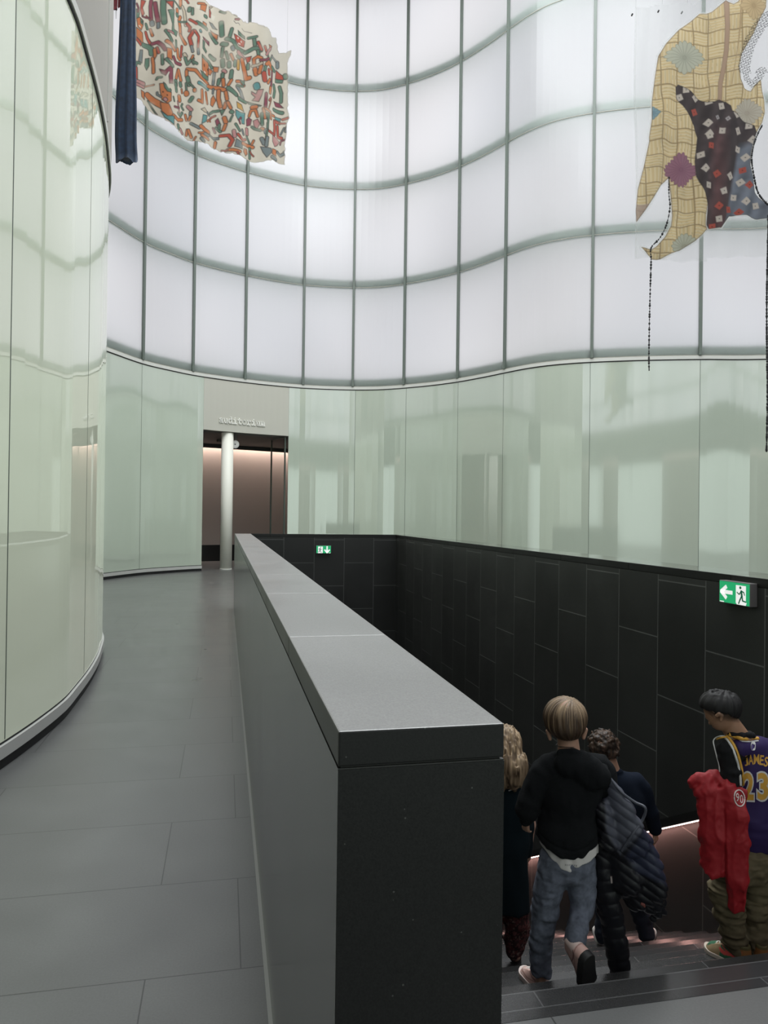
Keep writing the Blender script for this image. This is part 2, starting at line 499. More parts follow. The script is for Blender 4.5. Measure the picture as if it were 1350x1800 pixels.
wall_with_coping('wall_right_stair', XR0, XR1, YN, YF + 0.35, M['stair_wall'], 'tall black stone wall right of the stairs', -4.2,
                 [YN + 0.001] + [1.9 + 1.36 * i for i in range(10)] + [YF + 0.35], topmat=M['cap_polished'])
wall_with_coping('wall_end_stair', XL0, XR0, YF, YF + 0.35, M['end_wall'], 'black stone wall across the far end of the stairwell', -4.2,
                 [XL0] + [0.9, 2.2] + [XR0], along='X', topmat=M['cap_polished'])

# ---- sloping handrail with its light line on the right stair wall
def rail_z(y): return -0.646 - 0.544 * (y - 5.478)
hr = empty('handrail', (XR0, 6.0, rail_z(6.0)))
tag(hr, 'black sloping handrail channel with a thin white light line on right stair wall', 'handrail')
def sloped(y0, y1, x0, x1, dz0, dz1):
    V = [(x, y, rail_z(y) + dz) for dz in (dz0, dz1) for y in (y0, y1) for x in (x0, x1)]
    return MB().add(V, [(0, 2, 3, 1), (4, 5, 7, 6), (0, 1, 5, 4), (2, 6, 7, 3), (0, 4, 6, 2), (1, 3, 7, 5)])
Y0, Y1 = 3.0, 10.2
M['rail_black'] = plain('black rail', (0.004, 0.004, 0.004), 0.5)
M['led'] = glowing('rail light line', (1.0, 0.82, 0.76), 2.2)
M['led_under'] = glowing('rail light', (1.0, 0.52, 0.45), 19.0)
sloped(Y0, Y1, XR0 - 0.10, XR0 + 0.001, 0.012, 0.085).build('rail_channel', M['rail_black'], hr)
sloped(Y0, Y1, XR0 - 0.096, XR0 - 0.065, 0.006, 0.012).build('light_strip', M['led_under'], hr)
sloped(Y0, 5.9, XR0 - 0.104, XR0 - 0.096, 0.005, 0.012).build('light_line', M['led'], hr)

# ---- ceiling and outer shell
MB().box(-13, 22, -13, 34, 21.3, 21.5).build('ceiling', M['ceiling']); struct(bpy.data.objects['ceiling'])

# ---- the big lit wall: bays between mullions, rows of panes in front of light boxes
ROWS = [6.66, 10.30, 13.92, 17.54, 21.16]
BAY_PX = [(186, 617.3), (252, 641), (338, 660), (433, 673), (527.5, 682), (622, 685.5), (714.5, 682.5), (803.5, 672), (886.5, 656), (1038, 637.5), (1229.5, 632.5)]
def trim_hit(x, y):
    d = px_ray(x, y); t = (ZT - EYE[2]) / d[2]; return (EYE + d * t)[:2]
S_BAY = [hall.near(trim_hit(*b)) for b in BAY_PX]
# refine the bay ends against the columns of the picture, then go on beyond both ends
S_BAY = [S_BAY[0] - 3.0, S_BAY[0] - 1.2] + S_BAY[1:] + [S_BAY[-1] + 2.25, S_BAY[-1] + 4.6, S_BAY[-1] + 7.0]
def lit_bay(n, a, b):
    root = empty('window_%d' % n, (*hall.at((a + b) / 2), ROWS[0]))
    struct(root, 'bay of backlit white glass panes in the tall curved wall')
    pts = hall.seg(a, b)
    for r, (z0, z1) in enumerate(zip(ROWS[:-1], ROWS[1:])):
        MB().ribbon(pts, z0 - 0.02, z1 - 0.06, 0.05, 0.70).build('light_box', M['lightbox%d' % r], root)
        MB().ribbon(pts, z0 + 0.015, z1 - 0.005, 0.02, 0.0).build('glass_pane', M['pane'], root, smooth=False)
        MB().ribbon(pts, z0 - 0.008, z0 + 0.010, 0.02, -0.022).build('transom', M['transom'], root)
        MB().ribbon(pts, z0 - 0.02, z0 + 0.27, 0.10, 0.06).build('cross_beam', M['ledge'], root)
        MB().ribbon(pts, z0 - 0.06, z0 - 0.02, 0.67, 0.03).build('cavity_floor', M['ledge'], root)
    P, Nn = hall.at(a), hall.nrm(a)
    T = np.array([Nn[1], -Nn[0]])
    MB().obox((*(P - Nn * 0.02), (ROWS[0] + 21.2) / 2), (*(T * 0.042), 0), (*(Nn * 0.05), 0), (0, 0, (21.2 - ROWS[0]) / 2)).build('mullion', M['mullion'], root)
    
for i in range(len(S_BAY) - 1):
    lit_bay(i + 1, S_BAY[i], S_BAY[i + 1])
# the same wall round the rest of the hall, behind the viewer
n_w = len(S_BAY)
s0, s_end = S_BAY[-1], hall.L[-1]
nb = 22
for i in range(nb):
    a, b = s0 + (s_end - s0) * i / nb, s0 + (s_end - s0) * (i + 1) / nb
    root = struct(empty('window_%d' % (n_w + i), (*hall.at((a + b) / 2), ROWS[0])), 'bay of lit white glass behind the viewer')
    pts = hall.seg(a, b, 0.5)
    MB().ribbon(pts, ROWS[0], 21.2, 0.03, 0.0).build('glass_pane', M['hall_glow'], root)
    P, Nn = hall.at(a), hall.nrm(a); T = np.array([Nn[1], -Nn[0]])
    MB().obox((*(P - Nn * 0.03), 13.9), (*(T * 0.045), 0), (*(Nn * 0.05), 0), (0, 0, 7.25)).build('mullion', M['mullion'], root)
    for z in ROWS[1:-1]:
        MB().ribbon(pts, z, z + 0.25, 0.03, -0.035).build('transom', M['ledge'], root)
# unlit upper wall over the near glass on the left
pts = hall.seg(0.0, S_BAY[0], 0.4)
struct(MB().ribbon(pts, ROWS[0], 21.2, 0.08, -0.026).build('wall_left_upper', M['upper_grey']))

P_, N_ = hall.at(s_up := hall.near((-1.50, 9.5))), hall.nrm(hall.near((-1.50, 9.5)))
struct(MB().obox((*(P_ - N_ * 0.028), 13.9), (*(np.array([N_[1], -N_[0]]) * 0.012), 0), (*(N_ * 0.012), 0), (0, 0, 7.2)).build('trim_5', M['trim_white']), 'vertical joint in the pale upper wall on the left')

# ---- trim ring over the lower glass and its black shadow gap
pts = hall.seg(0.0, hall.L[-1], 0.25)
struct(MB().ribbon(pts, ZT + 0.022, ROWS[0] - 0.012, 0.20, -0.03).build('trim_1', M['trim_white']))
struct(MB().ribbon(pts, ZT - 0.004, ZT + 0.022, 0.20, -0.012).build('trim_2', M['gap_black']))

# ---- lower glass
def lower_glass(name, a, b, joints, mat, label, base=True, step=0.2):
    root = struct(empty(name, (*hall.at((a + b) / 2), 0.0)), label)
    js = [a] + joints + [b]
    for p, q in zip(js[:-1], js[1:]):
        g = 0.004
        MB().ribbon(hall.seg(p + g, q - g, step), 0.20, ZT - 0.005, 0.024, 0.0).build('glass_panel', mat, root, smooth=False)
    for j in joints:
        P, Nn = hall.at(j), hall.nrm(j); T = np.array([Nn[1], -Nn[0]])
        MB().obox((*(P + Nn * 0.011), ZT / 2 + 0.1), (*(T * 0.006), 0), (*(Nn * 0.0125), 0), (0, 0, ZT / 2 - 0.11)).build('glass_joint', M['joint_dark'], root)
    pp = hall.seg(a, b, step)
    MB().ribbon(pp, 0.085, 0.180, 0.05, -0.022).build('base_strip', M['base_metal'], root)
    MB().ribbon(pp, 0.180, 0.20, 0.02, 0.004).build('base_gap', M['gap_black'], root)
    MB().ribbon(pp, 0.0, 0.085, 0.04, 0.0).build('kick_recess', M['gap_black'], root)
    return root
def s_of_px(x, lo, hi, z=3.0):
    best = None
    for s in np.arange(lo, hi, 0.02):
        p = hall.at(s); q = project((p[0], p[1], z))[0]
        if best is None or abs(q - x) < best[0]: best = (abs(q - x), s)
    return best[1]
S_SIL = hall.near((-1.74, 11.4))
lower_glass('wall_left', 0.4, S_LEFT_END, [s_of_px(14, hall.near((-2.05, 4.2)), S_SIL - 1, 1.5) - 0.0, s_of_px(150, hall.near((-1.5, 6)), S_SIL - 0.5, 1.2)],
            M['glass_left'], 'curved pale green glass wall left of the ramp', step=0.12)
S_HID = hall.near((-3.75, 21.6))
lower_glass('wall_back_left', S_FAR0 - 0.6, S_DOOR0, [s_of_px(247, S_FAR0, S_DOOR0, 3.0)], M['glass_green'], 'pale green glass left of the auditorium entrance')
lower_glass('wall_right', S_DOOR1, S_RIGHT_END, [s_of_px(x, S_DOOR1 + 0.3, S_RIGHT_END, 4.0) for x in (623, 713, 803.5, 884, 1036, 1229)], M['glass_green'],
            'long curved pale green glass wall beyond the stairwell')

# ---- the lower wall round the rest of the hall: dark fascia, pale doors and lit piers
M['fascia'] = plain('grey fascia', (0.10, 0.115, 0.105), 0.5)
M['door_glow'] = glowing('lit pale glass', (0.74, 0.86, 0.79), 1.4)
M['pier'] = plain('taupe pier', (0.34, 0.30, 0.26), 0.6)
M['pink_wash'] = glowing('warm cove light', (1.0, 0.80, 0.70), 1.1)
def rib(a, b, z0, z1, t, off, name, mat, root):
    MB().ribbon(hall.seg(a, b, 0.3), z0, z1, t, off).build(name, mat, root)
def lower_hall(name, a, b, lit, ztop, zcove, label):
    """lit: list of (from, to) along the wall that are pale lit glass; between them taupe piers under a cove light"""
    root = struct(empty(name, (*hall.at((a + b) / 2), 0)), label)
    rib(a, b, zcove, ZT - 0.005, 0.05, 0.0, 'fascia', M['fascia'], root)
    e = a
    for p, q in lit + [(b, b)]:
        if p - e > 0.3:
            rib(e, p, 0.0, zcove - 0.2, 0.05, 0.12, 'pier', M['pier'], root)
            rib(e, p, zcove - 0.2, zcove, 0.05, 0.12, 'cove_light', M['pink_wash'], root)
        if q > p:
            rib(p, q, 0.1, ztop, 0.05, 0.05, 'lit_door', M['door_glow'], root)
        e = q
    rib(a, b, 0.0, zcove, 0.05, 0.2, 'backing', M['fascia'], root)
    return root
S_NOOK = S_FAR0 - 0.6
lower_hall('wall_left_recess', S_LEFT_END, S_NOOK, [(S_LEFT_END + 0.2, S_NOOK - 0.5)], 4.5, 4.9, 'recess between the two glass walls on the left')
lower_hall('wall_front', S_RIGHT_END, hall.L[-1] - 0.5, [(68, 71.5), (74.5, 78.0), (80.5, 87.8), (94.4, 103.6), (107.5, 110.5)], 5.75, 6.15, 'lower wall of the hall behind the viewer')
rib(S_RIGHT_END + 6, hall.L[-1] - 1.0, ROWS[0], 8.4, 0.05, -0.12, 'trim_3', M['fascia'], None)
struct(bpy.data.objects['trim_3'], 'dark band under the upper glass behind the viewer')
caulk = MB().box(XL0 - 0.016, XL0 + 0.002, YN, YF, 0.0, 0.006).build('trim_6', plain('pale sealant', (0.30, 0.30, 0.29), 0.7))
struct(caulk, 'pale sealant line along the foot of the parapet')
strip = MB().box(XL1, XR0, 2.655, NOSE + 0.004, -0.02, 0.0015).build('trim_4', M['tread'])
struct(strip, 'dark stone strip along the top step')

# ---- auditorium entrance
DP0, DP1 = hall.at(S_DOOR0), hall.at(S_DOOR1)
ent = struct(empty('wall_entrance', (*((DP0 + DP1) / 2), 0)), 'white fascia and recess of the auditorium entrance')
ZF = 4.775
MB().ribbon(hall.seg(S_DOOR0, S_DOOR1), ZF, ZT - 0.004, 0.12, 0.0).build('fascia', M['white_wall'], ent)
dv = (DP1 - DP0) / np.linalg.norm(DP1 - DP0)
nv = np.array([-dv[1], dv[0]])                      # into the recess
def q3(u, w, z):
    p = DP0 + dv * u + nv * w; return (p[0], p[1], z)
W = np.linalg.norm(DP1 - DP0)
def rbox(u0, u1, w0, w1, z0, z1):
    b = MB(); V = [q3(u, w, z) for z in (z0, z1) for w in (w0, w1) for u in (u0, u1)]
    return b.add(V, [(0, 2, 3, 1), (4, 5, 7, 6), (0, 1, 5, 4), (2, 6, 7, 3), (0, 4, 6, 2), (1, 3, 7, 5)])
rbox(-2.5, W + 5.9, 0.55, 4.62, ZF - 0.02, ZF + 0.1).build('recess_ceiling', M['dark_ceiling'], ent)
rbox(-2.5, W + 5.9, 4.60, 4.62, ZF - 0.18, ZF - 0.02).build('ceiling_drop', M['dark_ceiling'], ent)
rbox(-2.5, W + 5.9, 4.95, 5.05, 0.0, 5.2).build('recess_wall', M['brown_wall'], ent)
rbox(-2.5, W + 5.9, 4.88, 4.95, 0.0, 0.66).build('recess_baseboard', plain('black skirting', (0.012, 0.012, 0.012), 0.3), ent)
rbox(-2.5, W + 5.9, 4.63, 4.94, ZF + 0.3, ZF + 0.34).build('cove_light', glowing('cove light', (1.0, 0.79, 0.69), 36.0), ent)
rbox(-2.6, -2.5, 0.1, 5.0, 0, 5.2).build('recess_side', M['brown_wall'], ent)
rbox(W + 5.9, W + 6.0, 0.9, 5.0, 0, 5.2).build('recess_side', M['brown_wall'], ent)
# glass end frame on the right of the entrance
fr = struct(empty('door_1', q3(W - 0.25, 1.2, 0)), 'frameless glass leaf with dark edges right of the entrance')
for u, w in ((W - 0.06, 0.14), (W - 0.03, 1.35)):
    rbox(u - 0.025, u + 0.025, w - 0.02, w + 0.02, 0.0, ZF - 0.02).build('door_edge', M['joint_dark'], fr)
rbox(W - 0.06, W - 0.03, 0.14, 1.35, ZF - 0.06, ZF - 0.02).build('door_rail', M['joint_dark'], fr)
# ================================================================== ENTRANCE DETAILS AND SIGNS
# ---- round column in the entrance
cx, cy = 0.06, 26.35
col = empty('column', (cx, cy, 0))
tag(col, 'round cream column standing in the auditorium entrance', 'column')
MB().tube([(cx, cy, 0.0), (cx, cy, ZF - 0.022)], 0.205, 40).build('shaft', M['column_white'], col, smooth=False)
for p in col.children[0].data.polygons:
    p.use_smooth = len(p.vertices) == 4
MB().tube([(cx, cy, 0.0), (cx, cy, 0.035)], 0.214, 40).build('foot_ring', M['trim_white'], col)

# ---- small round fitting beside the column, under the soffit
fp = at_depth(413.5, 781, 26.0)
lamp = empty('wall_speaker', (fp[0], fp[1] + 0.05, fp[2]))
tag(lamp, 'small round white fitting with a dark centre hanging beside the column top', 'speaker')
fd = -CF
def disc(name, c, r0, r1, t, mat, parent, n=28):
    mb = MB(); mb.tube([c, c + np.array(fd) * t], [r0, r1], n); return mb.build(name, mat, parent)
disc('body', fp + CF * 0.14, 0.11, 0.14, 0.14, plain('light grey plastic', (0.55, 0.55, 0.53), 0.4), lamp)
disc('grille', fp, 0.105, 0.10, 0.006, plain('white grille', (0.66, 0.66, 0.64), 0.5), lamp)
disc('centre', fp - CF * 0.006, 0.022, 0.02, 0.006, M['gap_black'], lamp)
MB().tube([fp + CF * 0.09 + np.array([0, 0, 0.12]), (fp[0] + CF[0] * 0.09, fp[1] + CF[1] * 0.09, ZF - 0.02)], 0.025, 10).build('bracket', M['dark_ceiling'], lamp)

# ---- ceiling fitting in the recess
b = rbox(1.52, 1.68, 2.6, 2.75, ZF - 0.11, ZF - 0.02).build('ceiling_projector', M['dark_ceiling'])
tag(b, 'small dark box under the soffit left of the column', 'ceiling fitting')

# ---- raised lettering on the fascia
GL = {
 'a': [[(.15, .85), (.35, 1), (.62, 1), (.76, .82), (.76, .12), (.95, 0)], [(.76, .56), (.35, .56), (.14, .42), (.14, .16), (.33, 0), (.58, .04), (.76, .2)]],
 'u': [[(.04, .96), (.2, .96), (.2, .25), (.36, 0), (.6, 0), (.78, .2)], [(.6, .96), (.78, .96), (.78, 0), (.96, 0)]],
 'd': [[(.78, .22), (.6, 0), (.35, 0), (.14, .25), (.14, .75), (.35, 1), (.6, 1), (.78, .78)], [(.58, 1.5), (.78, 1.5), (.78, 0), (.96, 0)]],
 'i': [[(.2, .96), (.5, .96), (.5, 0)], [(.12, 0), (.88, 0)], [(.5, 1.36), (.5, 1.42)]],
 't': [[(.4, 1.36), (.4, .2), (.56, 0), (.88, .06)], [(.1, .96), (.84, .96)]],
 'o': [[(.5, 0), (.25, .08), (.12, .35), (.12, .65), (.25, .92), (.5, 1), (.75, .92), (.88, .65), (.88, .35), (.75, .08), (.5, 0)]],
 'r': [[(.1, .96), (.34, .96), (.34, 0)], [(.08, 0), (.66, 0)], [(.34, .66), (.6, .98), (.9, .9)]],
 'm': [[(0, .96), (.14, .96), (.14, 0)], [(.14, .8), (.32, 1), (.48, .84), (.48, 0)], [(.48, .8), (.66, 1), (.84, .84), (.84, 0)], [(.0, 0), (.26, 0)], [(.4, 0), (.58, 0)], [(.76, 0), (.98, 0)]],
}
sg = empty('wall_sign', (*hall.at(S_DOOR0 + 1.2), 5.1))
tag(sg, 'raised pale letters reading auditorium on the white fascia over the entrance', 'sign')
SA = s_of_px(384.5, S_DOOR0, S_DOOR1, 5.2); SB = s_of_px(465.5, S_DOOR0, S_DOOR1, 5.2)
adv = (SB - SA) / 10
for i, ch in enumerate('auditorium'):
    c = hall.at(SA + (i + 0.5) * adv); n = hall.nrm(SA + (i + 0.5) * adv); t = np.array([n[1], -n[0]])
    mb = MB()
    xh, w, th = 0.140, adv * 0.86, 0.019
    for st in GL[ch]:
        for p, q in zip(st[:-1], st[1:]):
            P = np.array([(p[0] - .5) * w, p[1] * xh]); Q = np.array([(q[0] - .5) * w, q[1] * xh])
            L = np.linalg.norm(Q - P); e = (Q - P) / (L + 1e-9); m = (P + Q) / 2
            ctr = (*(c + t * m[0] - n * 0.016), 5.07 + m[1])
            mb.obox(ctr, np.array([*(t * e[0]), e[1]]) * (L / 2 + th * 0.8), np.array([*(t * -e[1]), e[0]]) * th, (*(n * 0.016), 0))
    mb.build('letter', M['letter'], sg)

# ---- exit signs
M['sign_green'] = plain('backlit green', (0.01, 0.22, 0.09), 0.4, emit=(0.016, 0.36, 0.135), estr=0.85)
M['sign_white'] = plain('backlit white', (0.8, 0.8, 0.8), 0.4, emit=(1, 1, 1), estr=0.62)
M['sign_man'] = plain('dark green print', (0.01, 0.12, 0.06), 0.4, emit=(0.01, 0.14, 0.07), estr=0.4)
M['sign_box'] = plain('grey sign housing', (0.16, 0.15, 0.15), 0.4)
def exit_sign(org, ex, ez, nrm, w, h, depth, flip, label, arrow):
    """org: lower left corner of the face, ex / ez unit vectors along the face, nrm towards the viewer"""
    org, ex, ez, nrm = (np.asarray(v, float) for v in (org, ex, ez, nrm))
    root = empty('exit_sign', org + ex * w / 2 - nrm * depth)
    tag(root, label, 'exit sign')
    def P(u, v, k=0.0):
        if flip: u = 1 - u
        return org + ex * (u * w) + ez * ((1 - v) * h) + nrm * k
    c = org + ex * w / 2 + ez * h / 2 - nrm * depth / 2
    MB().obox(c, ex * w / 2, ez * h / 2, nrm * depth / 2).build('housing', M['sign_box'], root, bevel=0.002)
    def flat(name, polys, k, mat):
        mb = MB()
        for q in polys: mb.poly([P(u, v, k) for u, v in q], nrm * 0.0008)
        return mb.build(name, mat, root)
    flat('green_face', [[(.015, .03), (.985, .03), (.985, .97), (.015, .97)]], 0.0005, M['sign_green'])
    flat('door_symbol', [[(.56, .13), (.875, .13), (.875, .80), (.90, .86), (.875, .97), (.60, .97), (.56, .9)]], 0.0015, M['sign_white'])
    def bar(p, q, t):
        p, q = np.array(p), np.array(q); asp = w / h
        d = (q - p) * np.array([asp, 1]); d = d / np.linalg.norm(d); m = np.array([-d[1] / asp, d[0]]) * t
        e = np.array([d[0] / asp, d[1]]) * t * 0.5
        return [p + m - e, q + m + e, q - m + e, p - m - e]
    head = [(0.705 + .042 * math.cos(a) * h / w * 1.6, .225 + .062 * math.sin(a)) for a in np.linspace(0, 2 * math.pi, 14)[:-1]]
    man = [head, bar((.735, .36), (.755, .60), .055), bar((.735, .37), (.67, .52), .026), bar((.67, .52), (.60, .44), .024), bar((.75, .37), (.815, .41), .026),
           bar((.815, .41), (.84, .53), .024), bar((.745, .60), (.695, .76), .036), bar((.695, .76), (.655, .92), .032), bar((.76, .60), (.78, .78), .036), bar((.78, .78), (.88, .81), .030)]
    flat('running_figure', man, 0.0026, M['sign_man'])
    if arrow == 'left':
        flat('arrow', [bar((.10, .5), (.43, .5), .085), bar((.075, .5), (.24, .27), .085), bar((.075, .5), (.24, .75), .085)], 0.0018, M['sign_white'])
    else:
        flat('arrow', [bar((.27, .12), (.27, .82), .085), bar((.27, .9), (.11, .55), .085), bar((.27, .9), (.43, .55), .085)], 0.0018, M['sign_white'])
    flat('maker_tag', [[(.035, .92), (.17, .92), (.17, .965), (.035, .965)]], 0.0018, M['sign_white'])
    return root
xf = XR0 - 0.055
exit_sign((xf, 4.668, 1.338), (0, -1, 0), (0, 0, 1), (-1, 0, 0), 0.318, 0.158, 0.055, False,
          'green exit sign with left arrow high on the right stair wall', 'left')
exit_sign((1.835, YF - 0.05, 1.145), (1, 0, 0), (0, 0, 1), (0, -1, 0), 0.305, 0.160, 0.05, True,
          'small green exit sign with down arrow on the far stair wall', 'down')
# ================================================================== HANGING TEXTILES
def poly_sd(poly, X, Y):
    """signed distance (negative inside) of points to a closed polygon"""
    P = np.asarray(poly, float); Q = np.roll(P, -1, 0)
    d2 = np.full(X.shape, 1e9); ins = np.zeros(X.shape, bool)
    for a, b in zip(P, Q):
        e = b - a; wx, wy = X - a[0], Y - a[1]
        t = np.clip((wx * e[0] + wy * e[1]) / (e @ e + 1e-9), 0, 1)
        d2 = np.minimum(d2, (wx - e[0] * t) ** 2 + (wy - e[1] * t) ** 2)
        c = ((a[1] <= Y) & (b[1] > Y)) | ((b[1] <= Y) & (a[1] > Y))
        if abs(e[1]) > 1e-9:
            ins ^= c & (X < a[0] + (Y - a[1]) / e[1] * e[0])
    d = np.sqrt(d2)
    return np.where(ins, -d, d)

def line_d(pts, X, Y):
    d2 = np.full(X.shape, 1e9)
    for a, b in zip(pts[:-1], pts[1:]):
        e = (b[0] - a[0], b[1] - a[1]); wx, wy = X - a[0], Y - a[1]
        t = np.clip((wx * e[0] + wy * e[1]) / (e[0] ** 2 + e[1] ** 2 + 1e-9), 0, 1)
        d2 = np.minimum(d2, (wx - e[0] * t) ** 2 + (wy - e[1] * t) ** 2)
    return np.sqrt(d2)

class Cloth:
    """a lattice of vertices over a patch of the cloth; x, y are cloth coordinates"""
    def __init__(s, x0, x1, y0, y1, step):
        s.nx, s.ny = int((x1 - x0) / step) + 1, int((y1 - y0) / step) + 1
        s.X, s.Y = np.meshgrid(np.linspace(x0, x1, s.nx), np.linspace(y0, y1, s.ny))
        s.C = np.zeros((s.ny, s.nx, 4)); s.step = step; s.aa = step * 0.6
        s.org = (x0, y0)
    def box(s, pts, pad):
        P = np.asarray(pts, float)
        i0 = max(0, int((P[:, 0].min() - pad - s.org[0]) / s.step)); i1 = min(s.nx, int((P[:, 0].max() + pad - s.org[0]) / s.step) + 2)
        j0 = max(0, int((P[:, 1].min() - pad - s.org[1]) / s.step)); j1 = min(s.ny, int((P[:, 1].max() + pad - s.org[1]) / s.step) + 2)
        return (slice(j0, max(j0, j1)), slice(i0, max(i0, i1)))
    def lay(s, sl, d, col, a=1.0):
        """paint where d < 0"""
        k = np.clip(0.5 - d / (2 * s.aa), 0, 1)[..., None] * a
        s.C[sl][..., :3] = s.C[sl][..., :3] * (1 - k) + np.asarray(col) * k
    def stroke(s, pts, w, col, line=None, lw=0.8, a=1.0):
        sl = s.box(pts, w + 4)
        if 0 in s.X[sl].shape: return
        d = line_d(pts, s.X[sl], s.Y[sl])
        if line is not None: s.lay(sl, d - w / 2 - lw / 2, line)
        s.lay(sl, d - w / 2 + (lw / 2 if line is not None else 0), col, a)
    def fill(s, pts, col, line=None, lw=0.8, a=1.0):
        sl = s.box(pts, 6)
        if 0 in s.X[sl].shape: return
        d = poly_sd(pts, s.X[sl], s.Y[sl])
        if line is not None: s.lay(sl, d - lw / 2, line)
        s.lay(sl, d + (lw / 2 if line is not None else 0), col, a)
    def mesh(s, name, mapper, mat, parent, keep):
        """keep: boolean lattice of vertices with any cloth; mapper(X, Y) -> world points"""
        W = mapper(s.X, s.Y).reshape(-1, 3)
        idx = np.arange(s.nx * s.ny).reshape(s.ny, s.nx)
        q = np.stack([idx[:-1, :-1], idx[1:, :-1], idx[1:, 1:], idx[:-1, 1:]], -1).reshape(-1, 4)
        kp = keep.reshape(-1)[q].any(1)
        q = q[kp]
        used = np.unique(q); rm = np.full(s.nx * s.ny, -1); rm[used] = np.arange(len(used))
        return mesh_np(name, W[used], rm[q], mat, parent, smooth=True, col=s.C.reshape(-1, 4)[used])

def lnoise(X, Y, sc, seed):
    """smooth lattice noise in -1..1"""
    r = np.random.RandomState(seed); G = r.uniform(-1, 1, (64, 64))
    x, y = X / sc + 100.3, Y / sc + 100.7
    i, j = np.floor(x).astype(int), np.floor(y).astype(int); u, v = x - i, y - j
    u, v = u * u * (3 - 2 * u), v * v * (3 - 2 * v)
    g = lambda a, b: G[a % 64, b % 64]
    return (g(i, j) * (1 - u) + g(i + 1, j) * u) * (1 - v) + (g(i, j + 1) * (1 - u) + g(i + 1, j + 1) * u) * v

